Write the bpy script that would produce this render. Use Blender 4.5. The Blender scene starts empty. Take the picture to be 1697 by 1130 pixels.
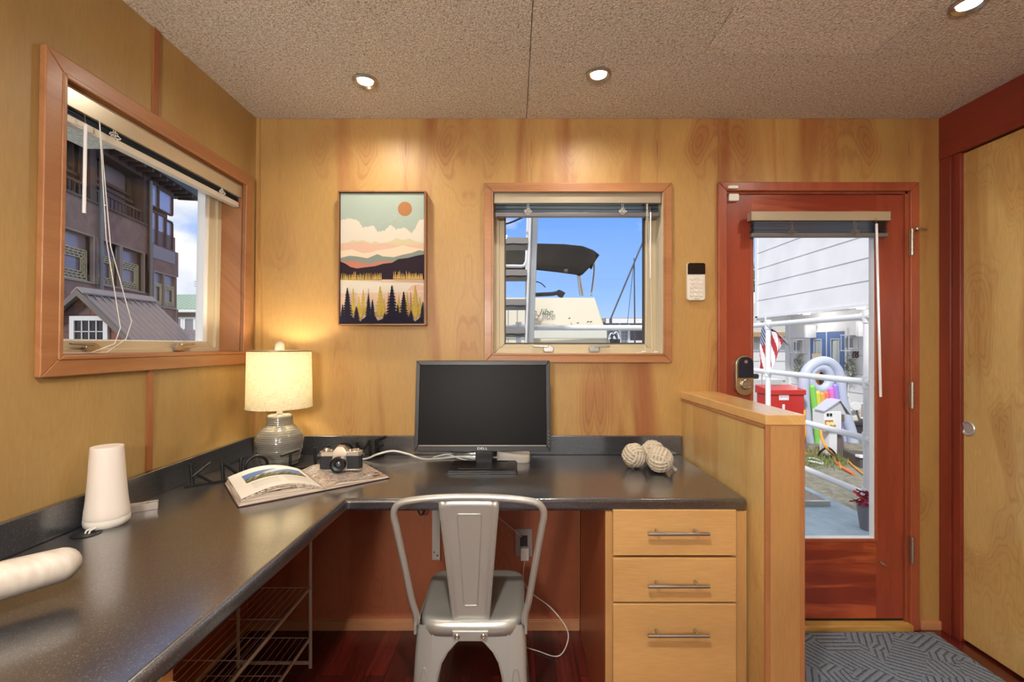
import bpy, bmesh, math, random
from mathutils import Vector, Matrix, Euler
random.seed(7)
PI = math.pi
SC = bpy.context.scene
COL = SC.collection
W, H, FPX, CX, CY, CAMZ, D = 1697, 1130, 755.0, 852.0, 572.0, 1.306, 2.1

# ------------------------------------------------------------------ camera
cam_d = bpy.data.cameras.new('camera'); cam = bpy.data.objects.new('camera', cam_d); COL.objects.link(cam)
cam.location = (0, 0, CAMZ); cam.rotation_euler = (PI/2, 0, 0)
cam_d.sensor_width = 36; cam_d.lens = FPX/W*36
cam_d.shift_x = -(CX - W/2)/W; cam_d.shift_y = (CY - H/2)/W
cam_d.clip_start = 0.02; cam_d.clip_end = 400
SC.camera = cam
SC.view_settings.view_transform = 'Standard'; SC.view_settings.look = 'None'
SC.view_settings.gamma = 1; SC.view_settings.use_curve_mapping = False
SC.view_settings.exposure = 1.08
SC.cycles.use_denoising = True
SC.cycles.max_bounces = 8; SC.cycles.diffuse_bounces = 4; SC.cycles.glossy_bounces = 4
SC.cycles.transparent_max_bounces = 12; SC.cycles.sample_clamp_indirect = 6
SC.cycles.caustics_reflective = False; SC.cycles.caustics_refractive = False

# ------------------------------------------------------------------ node helpers
def srgb(r, g, b):
    f = lambda c: (c/255/12.92) if c/255 <= 0.04045 else ((c/255+0.055)/1.055)**2.4
    return (f(r), f(g), f(b), 1)
class NT:
    def __init__(s, tree): s.t = tree; s.n = tree.nodes; s.l = tree.links
    def new(s, typ, **kw):
        n = s.n.new(typ)
        for k, v in kw.items():
            if hasattr(n, k): setattr(n, k, v)
        return n
    def put(s, sock, v):
        if isinstance(v, bpy.types.NodeSocket): s.l.new(v, sock)
        elif v is not None: sock.default_value = v
    def coord(s, kind='Object'): return s.new('ShaderNodeTexCoord').outputs[kind]
    def mapping(s, vec, scale=(1,1,1), loc=(0,0,0), rot=(0,0,0)):
        n = s.new('ShaderNodeMapping'); s.put(n.inputs['Vector'], vec)
        n.inputs['Scale'].default_value = scale; n.inputs['Location'].default_value = loc; n.inputs['Rotation'].default_value = rot
        return n.outputs[0]
    def noise(s, vec, scale, detail=2, dist=0.0, rough=0.5):
        n = s.new('ShaderNodeTexNoise'); s.put(n.inputs['Vector'], vec)
        n.inputs['Scale'].default_value = scale; n.inputs['Detail'].default_value = detail
        n.inputs['Distortion'].default_value = dist; n.inputs['Roughness'].default_value = rough
        return n.outputs['Fac']
    def voronoi(s, vec, scale, feature='F1', out='Distance'):
        n = s.new('ShaderNodeTexVoronoi'); n.feature = feature; s.put(n.inputs['Vector'], vec)
        n.inputs['Scale'].default_value = scale
        return n.outputs[out]
    def ramp(s, fac, stops, interp='LINEAR'):
        n = s.new('ShaderNodeValToRGB'); s.put(n.inputs[0], fac); cr = n.color_ramp; cr.interpolation = interp
        while len(cr.elements) < len(stops): cr.elements.new(0.5)
        for e, (p, c) in zip(cr.elements, stops):
            e.position = p; e.color = c if isinstance(c, tuple) else (c, c, c, 1)
        return n.outputs[0]
    def mix(s, fac, a, b, blend='MIX'):
        n = s.new('ShaderNodeMix'); n.data_type = 'RGBA'; n.blend_type = blend
        s.put(n.inputs[0], fac); s.put(n.inputs[6], a); s.put(n.inputs[7], b)
        return n.outputs[2]
    def math(s, op, a, b=None, c=None):
        n = s.new('ShaderNodeMath'); n.operation = op; s.put(n.inputs[0], a)
        if b is not None: s.put(n.inputs[1], b)
        if c is not None: s.put(n.inputs[2], c)
        return n.outputs[0]
    def bump(s, h, strength=0.2, dist=0.002):
        n = s.new('ShaderNodeBump'); s.put(n.inputs['Height'], h)
        n.inputs['Strength'].default_value = strength; n.inputs['Distance'].default_value = dist
        return n.outputs[0]
MATS = {}
def pbr(name, color=None, rough=0.5, metal=0.0, spec=None, coat=0.0, emit=None, emit_s=0.0, trans=0.0, alpha=None):
    if name in MATS: return MATS[name]
    m = bpy.data.materials.new(name); m.use_nodes = True; t = NT(m.node_tree)
    b = m.node_tree.nodes['Principled BSDF']
    if color: b.inputs['Base Color'].default_value = color if len(color) == 4 else (*color, 1)
    b.inputs['Roughness'].default_value = rough; b.inputs['Metallic'].default_value = metal
    b.inputs['Coat Weight'].default_value = coat; b.inputs['Coat Roughness'].default_value = 0.22 if coat < 0.45 else 0.03
    if spec is not None: b.inputs['Specular IOR Level'].default_value = spec
    if emit: b.inputs['Emission Color'].default_value = emit; b.inputs['Emission Strength'].default_value = emit_s
    b.inputs['Transmission Weight'].default_value = trans
    m['_b'] = 1; MATS[name] = m
    return m
def nodes(m): return NT(m.node_tree), m.node_tree.nodes['Principled BSDF']
def wood(name, light, dark, grain='Z', streak=0.6, sc=1.0, rough=0.38, coat=0.15, flame=0.35, fine=0.16, seed=0.0, lo=0.46, hi=0.68):
    if name in MATS: return MATS[name]
    m = pbr(name, rough=rough, coat=coat); t, b = nodes(m)
    co = t.coord(); sep = t.new('ShaderNodeSeparateXYZ'); t.put(sep.inputs[0], co)
    px, py, pz = sep.outputs[0], sep.outputs[1], sep.outputs[2]
    along, across = {'X': (px, t.math('ADD', py, pz)), 'Y': (py, t.math('ADD', px, pz)), 'Z': (pz, t.math('ADD', px, py))}[grain]
    leaf = t.math('PINGPONG', t.math('ADD', across, 10.07+seed), 0.29)           # book-matched veneer leaves
    def vec(k_al, k_ac, off, src=None):
        c = t.new('ShaderNodeCombineXYZ'); t.put(c.inputs[0], t.math('MULTIPLY', src or leaf, k_ac)); t.put(c.inputs[1], t.math('MULTIPLY', along, k_al)); c.inputs[2].default_value = off
        return c.outputs[0]
    B = t.noise(vec(0.30, 1.0, seed), 4.6*sc, 2.0, 0.35, 0.45)                      # figure islands
    drop = t.ramp(t.noise(vec(0.8, 1.0, seed+7, across), 1.7, 1), [(0.40, 0.25), (0.58, 1.0)])
    isl = t.math('MULTIPLY', t.ramp(B, [(0.50, 0.0), (0.60, 0.8), (0.70, 1.0)]), drop)
    A = t.noise(vec(0.10, 1.0, seed+4, across), 5.0*sc, 3, 0.5, 0.55)               # long heartwood streaks
    stk = t.ramp(A, [(lo+0.03, 0.0), (hi-0.06, 1.0)])
    fa = t.math('MULTIPLY', t.math('MAXIMUM', t.math('MULTIPLY', isl, 0.65), t.math('MULTIPLY', stk, 0.8)), streak)
    wob = t.math('MULTIPLY', t.noise(vec(0.6, 1.0, seed+9), 60, 2), 0.012)
    fl = t.math('SINE', t.math('MULTIPLY', t.math('ADD', B, wob), 190.0))
    fl = t.math('MULTIPLY', t.ramp(fl, [(0.30, 0.0), (0.95, 1.0)]), t.math('MULTIPLY', t.ramp(B, [(0.47, 0.12), (0.56, 1.0)]), t.math('MULTIPLY', drop, flame)))
    C = t.noise(vec(0.10, 1.0, seed+2, across), 170, 3, 0.3)
    G = t.noise(vec(0.5, 1.0, seed+3, across), 3.0, 3, 0.4)
    col = t.mix(fa, light, dark)
    col = t.mix(fl, col, tuple(x*0.8 + y*0.1 if i < 3 else 1 for i, (x, y) in enumerate(zip(dark, light))))
    k = t.ramp(C, [(0.3, 1-fine*0.5), (0.7, 1+fine*0.25)])
    col = t.mix(1.0, col, k, 'MULTIPLY')
    col = t.mix(1.0, col, t.ramp(G, [(0.3, 0.88), (0.7, 1.08)]), 'MULTIPLY')
    t.put(b.inputs['Base Color'], col)
    t.put(b.inputs['Normal'], t.bump(C, 0.06, 0.001))
    return m

# ------------------------------------------------------------------ world: blue sky with cumulus
def make_world():
    w = bpy.data.worlds.new('sky'); SC.world = w; w.use_nodes = True; t = NT(w.node_tree)
    bg = w.node_tree.nodes['Background']
    g = t.coord('Generated')
    sep = t.new('ShaderNodeSeparateXYZ'); t.put(sep.inputs[0], g)
    z = sep.outputs[2]
    sky = t.ramp(z, [(0.0, srgb(196, 218, 250)), (0.10, srgb(150, 192, 250)), (0.35, srgb(96, 156, 246)), (0.9, srgb(60, 120, 225))])
    cl = t.noise(t.mapping(g, (1.0, 1.0, 2.0), (0.35, 0.2, 0.12)), 3.6, 7, 0.25, 0.55)
    west = t.ramp(sep.outputs[0], [(0.0, 0.0), (0.4, 0.0), (0.6, 0.0)])
    wx = t.math('MULTIPLY', t.math('MAXIMUM', t.math('MULTIPLY', sep.outputs[0], -1.0), 0.0), 0.17)
    up = t.math('MULTIPLY', t.math('MAXIMUM', t.math('SUBTRACT', z, 0.42), 0.0), 0.9)      # unseen cloud overhead, added to make the sky light whiter
    beh = t.math('MULTIPLY', t.math('MAXIMUM', t.math('MULTIPLY', sep.outputs[1], -1.0), 0.0), 0.35)  # unseen cloud behind the viewpoint, added for whiter light
    clr = t.math('MULTIPLY', t.math('MAXIMUM', t.math('SUBTRACT', sep.outputs[1], 0.80), 0.0), 0.75)   # clear patch to the north
    clf = t.math('SUBTRACT', t.math('ADD', t.math('ADD', t.math('ADD', cl, wx), up), beh), clr)
    f = t.ramp(clf, [(0.52, 0.0), (0.66, 0.95)])
    whites = t.ramp(t.noise(t.mapping(g, (1, 1, 2.4)), 7, 4), [(0.35, srgb(205, 216, 238)), (0.6, srgb(252, 253, 255))])
    col = t.mix(f, sky, whites)
    t.put(bg.inputs['Color'], col); bg.inputs['Strength'].default_value = 0.53
make_world()

def sun():
    l = bpy.data.lights.new('sun', 'SUN'); l.energy = 1.7; l.angle = math.radians(8); l.color = (1, 0.96, 0.9)
    o = bpy.data.objects.new('sun', l); COL.objects.link(o)
    d = Vector((-0.42, -0.55, 0.72)).normalized()
    o.rotation_euler = d.to_track_quat('Z', 'Y').to_euler(); o.location = d*30
sun()
CAN_POWER = 11.0
FILL_POWER = 76.0
CAN_COLOR = (1.0, 0.92, 0.80)

# ------------------------------------------------------------------ materials
M = {}
M['maple']      = wood('maple_plywood', srgb(184, 145, 85), srgb(150, 84, 48), 'Z', 1.0, 0.9, 0.46, 0.0, 0.5)
M['maple_left'] = wood('maple_plywood_side', srgb(172, 142, 88), srgb(154, 114, 68), 'Z', 0.4, 0.7, 0.46, 0.0, 0.12, seed=3.1)
M['maple_low']  = wood('maple_shade_red', srgb(186, 112, 78), srgb(160, 84, 54), 'Z', 0.7, 0.9, 0.4, 0.0, 0.5, seed=1.7)  # maple; red floor bounce and shade under the desk put into the colour
M['maple_half'] = wood('maple_half_wall', srgb(204, 174, 112), srgb(176, 124, 74), 'Z', 0.6, 1.2, 0.3, 0.3, 0.25, seed=6.3)
M['birch']      = wood('birch_door', srgb(206, 176, 114), srgb(166, 116, 64), 'Z', 0.7, 1.3, 0.26, 0.4, 0.35, seed=9.2)
M['drawer']     = wood('maple_drawer', srgb(196, 155, 100), srgb(180, 136, 84), 'X', 0.5, 1.5, 0.34, 0.2, 0.05, seed=2.2)
M['frame_maple'] = wood('maple_frame', srgb(184, 142, 90), srgb(162, 116, 72), 'Z', 0.5, 1.5, 0.36, 0.2, 0.06, seed=2.9)
M['base_wood']  = wood('baseboard_wood', srgb(192, 138, 98), srgb(170, 114, 78), 'X', 0.5, 2, 0.4, 0.1, 0.05)
M['casing']     = wood('fir_casing', srgb(172, 118, 76), srgb(150, 94, 58), 'Z', 0.6, 2, 0.4, 0.15, 0.1, seed=4.0)
M['casing_h']   = wood('fir_casing_flat', srgb(178, 124, 80), srgb(154, 98, 60), 'X', 0.6, 2, 0.4, 0.15, 0.1, seed=4.5)
M['casing_y']   = wood('fir_casing_side', srgb(166, 114, 72), srgb(144, 90, 54), 'Y', 0.6, 2, 0.4, 0.15, 0.1, seed=4.7)
M['door_red']   = wood('stained_fir', srgb(156, 68, 46), srgb(132, 50, 34), 'Z', 0.7, 2.2, 0.34, 0.3, 0.08, seed=5.0)
M['door_red_h'] = wood('stained_fir_rail', srgb(182, 88, 52), srgb(118, 34, 26), 'X', 1.0, 3.0, 0.34, 0.3, 0.08, seed=5.5, lo=0.38, hi=0.60)
M['door_case']  = wood('stained_fir_casing', srgb(164, 84, 56), srgb(138, 60, 40), 'Z', 0.6, 2.2, 0.36, 0.2, 0.08, seed=5.8)
M['header']     = wood('dark_red_header', srgb(132, 50, 36), srgb(100, 34, 26), 'Y', 0.7, 2.2, 0.32, 0.25, 0.08, seed=7.0)
M['header_v']   = wood('dark_red_post', srgb(132, 50, 36), srgb(100, 34, 26), 'Z', 0.7, 2.2, 0.32, 0.25, 0.08, seed=7.0)
M['batten']     = wood('batten_wood', srgb(156, 98, 58), srgb(130, 76, 46), 'Z', 0.5, 2, 0.4, 0.1, 0.0)
M['threshold']  = wood('oak_threshold', srgb(206, 166, 92), srgb(150, 98, 48), 'X', 0.8, 4, 0.45, 0.1, 0.2)

def m_counter():
    m = pbr('speckled_laminate', rough=0.3, spec=0.8); t, b = nodes(m); co = t.coord()
    v = t.voronoi(co, 700, 'F1', 'Color')
    sp = t.new('ShaderNodeSeparateColor'); t.put(sp.inputs[0], v)
    f = t.ramp(sp.outputs[0], [(0.93, 0.0), (0.97, 0.8)])
    n = t.noise(co, 420, 2)
    base = t.ramp(n, [(0.35, srgb(32, 34, 40)), (0.65, srgb(52, 54, 60))])
    col = t.mix(f, base, srgb(120, 116, 110))
    col = t.mix(t.ramp(sp.outputs[1], [(0.93, 0.0), (0.97, 0.8)]), col, srgb(20, 22, 30))
    t.put(b.inputs['Base Color'], col)
    b.inputs['Coat Weight'].default_value = 1.0; b.inputs['Coat IOR'].default_value = 1.85; b.inputs['Coat Roughness'].default_value = 0.17
    return m
M['counter'] = m_counter()
def m_ceiling(name, k):
    m = pbr(name, rough=0.9); t, b = nodes(m); co = t.coord()
    n = t.noise(co, 120, 4, 0.6, 0.75); v = t.voronoi(co, 180)
    col = t.ramp(n, [(0.34, srgb(156*k, 144*k, 128*k)), (0.46, srgb(214*k, 204*k, 190*k)), (0.62, srgb(243*k, 238*k, 228*k))])
    t.put(b.inputs['Base Color'], col)
    t.put(b.inputs['Normal'], t.bump(t.math('ADD', n, v), 0.9, 0.006))
    return m
M['ceil_a'] = m_ceiling('cork_ceiling', 1.0); M['ceil_b'] = m_ceiling('cork_ceiling_pale', 1.04)
def m_floor():
    m = pbr('dark_cherry_floor', rough=0.22, coat=0.4); t, b = nodes(m); co = t.coord()
    v = t.mapping(co, (1, 1, 1), rot=(0, 0, 0))
    br = t.new('ShaderNodeTexBrick'); t.put(br.inputs['Vector'], t.mapping(co, (1, 1, 1), rot=(0, 0, PI/2)))
    br.inputs['Scale'].default_value = 1.0; br.inputs['Brick Width'].default_value = 0.9; br.inputs['Row Height'].default_value = 0.085
    br.inputs['Mortar Size'].default_value = 0.0012; br.inputs['Color1'].default_value = srgb(104, 34, 26); br.inputs['Color2'].default_value = srgb(62, 18, 18)
    br.inputs['Mortar'].default_value = srgb(24, 8, 8)
    n = t.noise(t.mapping(co, (1, 0.06, 1)), 60, 4, 0.4)
    col = t.mix(1.0, br.outputs[0], t.ramp(n, [(0.3, 0.65), (0.7, 1.25)]), 'MULTIPLY')
    t.put(b.inputs['Base Color'], col); return m
M['floor'] = m_floor()
M['white_metal'] = pbr('white_painted_pipe', srgb(226, 228, 232), 0.4)
M['sash'] = pbr('beige_sash', srgb(196, 182, 152), 0.45)
M['sash_dark'] = pbr('sash_gasket', srgb(70, 66, 60), 0.6)
M['glazing_white'] = pbr('white_glazing_bead', srgb(232, 236, 240), 0.4)
M['nickel'] = pbr('brushed_nickel', srgb(190, 184, 174), 0.3, 1.0)
M['brass'] = pbr('satin_brass_nickel', srgb(184, 170, 140), 0.35, 1.0)
M['valance'] = pbr('champagne_valance', srgb(196, 186, 164), 0.28, 0.55)
M['slat'] = pbr('sky_tinted_slat', srgb(120, 140, 160), 0.3, 0.6)  # blue of the reflected sky put into the slat colour
M['slat_dark'] = pbr('dark_slat', srgb(52, 66, 82), 0.35, 0.6)
M['bottom_rail'] = pbr('pale_blind_rail', srgb(206, 202, 192), 0.35, 0.3)
M['bottom_grey'] = pbr('grey_blind_rail', srgb(120, 118, 122), 0.35, 0.4)
M['cord'] = pbr('white_cord', srgb(222, 220, 212), 0.6)
M['wand'] = pbr('clear_wand', srgb(236, 236, 240), 0.15, 0, 0.8)
M['white_plastic'] = pbr('white_plastic', srgb(232, 228, 220), 0.35)
M['white_matte'] = pbr('matte_white_plastic', srgb(226, 216, 208), 0.55)
M['off_white'] = pbr('off_white_gloss', srgb(222, 220, 210), 0.3)
M['black_plastic'] = pbr('black_plastic', srgb(22, 21, 24), 0.38)
M['black_metal'] = pbr('black_metal', srgb(16, 15, 17), 0.45, 0.3)
M['screen'] = pbr('lcd_screen', srgb(12, 9, 10), 0.4, 0, 0.12)
M['keypad_black'] = pbr('keypad_display', srgb(14, 14, 18), 0.15)
M['steel_grey'] = pbr('galvanised_steel', srgb(176, 176, 172), 0.36, 0.55)
M['bolt'] = pbr('bolt_steel', srgb(210, 208, 204), 0.25, 1.0)
M['wire'] = pbr('epoxy_wire', srgb(206, 192, 182), 0.45, 0.1)
M['shade_glass'] = pbr('opal_glass', srgb(235, 232, 224), 0.3)
def m_glass(name, tint=(1, 1, 1, 1), gloss=0.06):
    m = bpy.data.materials.new(name); m.use_nodes = True; t = NT(m.node_tree)
    m.node_tree.nodes.remove(m.node_tree.nodes['Principled BSDF']); out = m.node_tree.nodes['Material Output']
    tr = t.new('ShaderNodeBsdfTransparent'); tr.inputs[0].default_value = tint
    gl = t.new('ShaderNodeBsdfGlossy'); gl.inputs['Roughness'].default_value = 0.02
    lw = t.new('ShaderNodeLayerWeight'); lw.inputs[0].default_value = 0.5
    fr = t.math('ADD', t.math('MULTIPLY', t.math('POWER', lw.outputs['Facing'], 5.0), 0.9), 0.02)
    mx = t.new('ShaderNodeMixShader'); t.l.new(fr, mx.inputs[0]); t.l.new(tr.outputs[0], mx.inputs[1]); t.l.new(gl.outputs[0], mx.inputs[2])
    t.l.new(mx.outputs[0], out.inputs[0]); MATS[name] = m; return m
M['glass'] = m_glass('window_glass')
M['dark_glass'] = pbr('dark_building_glass', srgb(60, 58, 66), 0.12, 0, 0.9)

# ------------------------------------------------------------------ mesh builder
class MB:
    def __init__(s): s.v = []; s.f = []; s.m = []
    def add(s, vs, fs, mi=0):
        o = len(s.v); s.v += [Vector(v) for v in vs]
        for f in fs: s.f.append([i+o for i in f]); s.m.append(mi)
        return s
    def box(s, x0, x1, y0, y1, z0, z1, mi=0):
        vs = [(x, y, z) for z in (z0, z1) for y in (y0, y1) for x in (x0, x1)]
        return s.add(vs, [(0,2,3,1), (4,5,7,6), (0,1,5,4), (2,6,7,3), (0,4,6,2), (1,3,7,5)], mi)
    def obox(s, c, size, rot=(0,0,0), mi=0):
        R = Euler(rot).to_matrix(); hx, hy, hz = [a/2 for a in size]; c = Vector(c)
        vs = [c + R @ Vector((x, y, z)) for z in (-hz, hz) for y in (-hy, hy) for x in (-hx, hx)]
        return s.add(vs, [(0,2,3,1), (4,5,7,6), (0,1,5,4), (2,6,7,3), (0,4,6,2), (1,3,7,5)], mi)
    def prism(s, pts, fn, d0, d1, mi=0):
        n = len(pts)
        vs = [fn(u, w, d0) for u, w in pts] + [fn(u, w, d1) for u, w in pts]
        fs = [tuple(range(n))[::-1], tuple(range(n, 2*n))] + [(i, (i+1) % n, n+(i+1) % n, n+i) for i in range(n)]
        return s.add(vs, fs, mi)
    def cyl(s, p0, p1, r0, r1=None, n=20, mi=0, cap=True):
        return s.tube([p0, p1], [r0, r0 if r1 is None else r1], n, mi=mi, cap=cap)
    def tube(s, pts, r, n=10, closed=False, mi=0, cap=True, flat=None):
        pts = [Vector(p) for p in pts]; k = len(pts)
        rs = r if isinstance(r, (list, tuple)) else [r]*k
        tang = []
        for i in range(k):
            a = pts[(i-1) % k] if (i > 0 or closed) else pts[i]; b = pts[(i+1) % k] if (i < k-1 or closed) else pts[i]
            d = (b-a); tang.append(d.normalized() if d.length > 1e-9 else Vector((0,0,1)))
        ref = Vector((0,0,1)) if abs(tang[0].z) < 0.9 else Vector((1,0,0))
        nrm = (ref - tang[0]*ref.dot(tang[0])).normalized(); vs = []
        for i in range(k):
            if i: nrm = nrm - tang[i]*nrm.dot(tang[i]); nrm = nrm.normalized() if nrm.length > 1e-6 else Vector((1,0,0))
            bi = tang[i].cross(nrm)
            for j in range(n):
                a = 2*PI*j/n; cu, cv = math.cos(a), math.sin(a)
                if flat: cu *= flat
                vs.append(pts[i] + (nrm*cu + bi*cv)*rs[i])
        fs = []
        for i in range(k if closed else k-1):
            i2 = (i+1) % k
            for j in range(n): fs.append((i*n+j, i*n+(j+1) % n, i2*n+(j+1) % n, i2*n+j))
        if cap and not closed: fs += [tuple(range(n))[::-1], tuple((k-1)*n+j for j in range(n))]
        return s.add(vs, fs, mi)
    def lathe(s, prof, c=(0,0,0), n=40, mi=0, axis='Z', closed=False):
        c = Vector(c); vs = []; k = len(prof)
        for (r, h) in prof:
            for j in range(n):
                a = 2*PI*j/n; x, y = r*math.cos(a), r*math.sin(a)
                vs.append(c + (Vector((x, y, h)) if axis == 'Z' else Vector((x, -h, y)) if axis == 'Y' else Vector((h, x, y))))
        fs = []
        for i in range(k if closed else k-1):
            i2 = (i+1) % k
            for j in range(n): fs.append((i*n+j, i*n+(j+1) % n, i2*n+(j+1) % n, i2*n+j))
        if not closed:
            if prof[0][0] > 1e-5: fs.append(tuple(range(n))[::-1])
            if prof[-1][0] > 1e-5: fs.append(tuple((k-1)*n+j for j in range(n)))
        return s.add(vs, fs, mi)
    def grid(s, fn, nu, nv, mi=0, matfn=None, thick=None):
        vs = [fn(i/nu, j/nv) for j in range(nv+1) for i in range(nu+1)]
        o = len(s.v); s.v += [Vector(v) for v in vs]
        for j in range(nv):
            for i in range(nu):
                a = j*(nu+1)+i; s.f.append([o+a, o+a+1, o+a+nu+2, o+a+nu+1])
                s.m.append(matfn((i+.5)/nu, (j+.5)/nv) if matfn else mi)
        return s
    def loft(s, rings, mi=0, cap=True):
        n = len(rings[0]); vs = [p for r in rings for p in r]; fs = []
        for i in range(len(rings)-1):
            for j in range(n): fs.append((i*n+j, i*n+(j+1) % n, (i+1)*n+(j+1) % n, (i+1)*n+j))
        if cap: fs += [tuple(range(n))[::-1], tuple((len(rings)-1)*n+j for j in range(n))]
        return s.add(vs, fs, mi)
    def sphere(s, c, r, nu=24, nv=14, mi=0, sq=(1,1,1)):
        prof = [(r*math.sin(PI*i/nv), -r*math.cos(PI*i/nv)) for i in range(nv+1)]
        k = len(s.v); s.lathe([(max(a, 1e-6), b) for a, b in prof], (0,0,0), nu, mi)
        for i in range(k, len(s.v)):
            v = s.v[i]; s.v[i] = Vector((v.x*sq[0]+c[0], v.y*sq[1]+c[1], v.z*sq[2]+c[2]))
        return s
    def text(s, body, fn, size, depth=0.001, mi=0, shear=0.0, align='CENTER', sx=1.0):
        cu = bpy.data.curves.new('glyphs', 'FONT'); cu.body = body; cu.size = size; cu.extrude = 0; cu.align_x = align; cu.align_y = 'CENTER'; cu.shear = shear; cu.resolution_u = 3
        ob = bpy.data.objects.new('glyphs', cu); COL.objects.link(ob); dg = bpy.context.evaluated_depsgraph_get(); dg.update()
        me = bpy.data.meshes.new_from_object(ob.evaluated_get(dg)); bpy.data.objects.remove(ob)
        bm = bmesh.new(); bm.from_mesh(me)
        r = bmesh.ops.extrude_face_region(bm, geom=bm.faces[:])
        for v in [g for g in r['geom'] if isinstance(g, bmesh.types.BMVert)]: v.co.z += depth
        bm.verts.index_update()
        s.add([fn(v.co.x*sx, v.co.y, v.co.z) for v in bm.verts], [tuple(v.index for v in f.verts) for f in bm.faces], mi)
        bm.free(); bpy.data.meshes.remove(me); return s

WM = {}     # world matrices of parents
def wmat(o): return WM.get(o.name, Matrix.Identity(4))
def link(name, mb, mats, parent=None, world=True, bevel=0.0, angle=35, origin=None, seg=2, sub=0, solid=0.0, smooth=True):
    vs = mb.v
    if parent is not None:
        P = wmat(parent); mats_w = P
        if world: inv = P.inverted(); vs = [inv @ v for v in vs]
        loc = Matrix.Identity(4)
    else:
        if origin is None:
            xs = [v.x for v in vs]; ys = [v.y for v in vs]; zs = [v.z for v in vs]
            origin = Vector(((min(xs)+max(xs))/2, (min(ys)+max(ys))/2, min(zs)))
        origin = Vector(origin)
        loc = Matrix.Translation(origin); vs = [v-origin for v in vs]; mats_w = loc
    me = bpy.data.meshes.new(name); me.from_pydata([tuple(v) for v in vs], [], mb.f)
    ml = mats if isinstance(mats, (list, tuple)) else [mats]
    for m in ml: me.materials.append(m)
    for p, mi in zip(me.polygons, mb.m): p.material_index = mi; p.use_smooth = smooth
    bm = bmesh.new(); bm.from_mesh(me); bmesh.ops.recalc_face_normals(bm, faces=bm.faces[:]); bm.to_mesh(me); bm.free()
    if smooth: me.set_sharp_from_angle(angle=math.radians(angle))
    me.update()
    o = bpy.data.objects.new(name, me); COL.objects.link(o)
    if parent is None: o.matrix_basis = loc
    else: o.parent = parent
    WM[o.name] = mats_w.copy() if parent is not None else loc
    if solid: md = o.modifiers.new('thickness', 'SOLIDIFY'); md.thickness = solid; md.offset = 0
    if bevel:
        md = o.modifiers.new('bevel', 'BEVEL'); md.width = bevel; md.segments = seg; md.limit_method = 'ANGLE'; md.angle_limit = math.radians(40); md.harden_normals = True
    if sub: md = o.modifiers.new('sub', 'SUBSURF'); md.levels = sub; md.render_levels = sub
    return o
def tag(o, label=None, cat=None, group=None, kind=None):
    if label: o['label'] = label
    if cat: o['category'] = cat
    if group: o['group'] = group
    if kind: o['kind'] = kind
    return o
def thing(name, loc=(0,0,0), label=None, cat=None, rotz=0.0, group=None, kind=None):
    o = bpy.data.objects.new(name, None); COL.objects.link(o); o.empty_display_size = 0.05
    o.location = loc; o.rotation_euler = (0, 0, rotz)
    WM[o.name] = Matrix.Translation(Vector(loc)) @ Matrix.Rotation(rotz, 4, 'Z')
    return tag(o, label, cat, group, kind)
def copy_tree(o, parent=None):
    c = o.copy(); COL.objects.link(c)
    if parent is not None: c.parent = parent
    WM[c.name] = wmat(o).copy()
    for ch in [x for x in COL.objects if x.parent == o]: copy_tree(ch, c)
    return c
def struct(name, mb, mats, **kw): return tag(link(name, mb, mats, **kw), kind='structure')
WX = -1.185                                   # left wall face at the ceiling; the wall leans slightly
LEAN = Matrix.Translation((WX, 0, 2.35)) @ Matrix.Rotation(math.radians(1.05), 4, 'Y') @ Matrix.Translation((-WX, 0, -2.35))
def lean(o): o.matrix_basis = LEAN @ o.matrix_basis; return o
def pt(px, py, Y): return Vector(((px-CX)/FPX*Y, Y, CAMZ - (py-CY)/FPX*Y))
backm = lambda u, z, d: (u, D-d, z)
leftm = lambda u, z, d: (WX+d, u, z)
def ring(mb, fn, u0, u1, z0, z1, w, d0, d1, mi=(0, 0)):
    "mitred frame around the opening u0..u1, z0..z1; widths w outside"
    a, b, c, e = (w if isinstance(w, tuple) else (w,)*4)   # left, right, bottom, top
    mb.prism([(u0-a, z0-c), (u0, z0), (u0, z1), (u0-a, z1+e)], fn, d0, d1, mi[0])
    mb.prism([(u1, z0), (u1+b, z0-c), (u1+b, z1+e), (u1, z1)], fn, d0, d1, mi[0])
    mb.prism([(u0-a, z0-c), (u1+b, z0-c), (u1, z0), (u0, z0)], fn, d0, d1, mi[1])
    mb.prism([(u0, z1), (u1, z1), (u1+b, z1+e), (u0-a, z1+e)], fn, d0, d1, mi[1])
    return mb

# ================================================================== SHELL
HC = 2.35
RX = 1.958
YB = -2.6
# window openings
BW = (-0.100, 0.686, 1.264, 2.012)            # back window x0,x1,z0,z1
LW = (1.192, 2.000, 1.274, 2.012)             # left window y0,y1,z0,z1
DR = (0.975, 1.814, 0.0, 2.012)               # door opening
T = 0.15
mb = MB()
mb.box(-1.42, BW[0], D, D+T, -0.1, HC+0.02); mb.box(BW[0], BW[1], D, D+T, -0.1, BW[2]); mb.box(BW[0], BW[1], D, D+T, BW[3], HC+0.02)
mb.box(BW[1], DR[0], D, D+T, -0.1, HC+0.02); mb.box(DR[0], DR[1], D, D+T, DR[3], HC+0.02); mb.box(DR[1], 2.15, D, D+T, -0.1, HC+0.02)
mb.box(DR[0], DR[1], D, D+T, -0.1, 0.0)
struct('wall_back', mb, M['maple'], origin=(0, D, 0))
mb = MB(); fn = leftm
def lbox(y0, y1, z0, z1): mb.box(WX-T, WX, y0, y1, z0, z1)
lbox(YB, LW[0], -0.1, HC+0.05); lbox(LW[0], LW[1], -0.1, LW[2]); lbox(LW[0], LW[1], LW[3], HC+0.05); lbox(LW[1], D+0.1, -0.1, HC+0.05)
lean(struct('wall_left', mb, M['maple_left'], origin=(WX, 0, 0)))
mb = MB()
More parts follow.
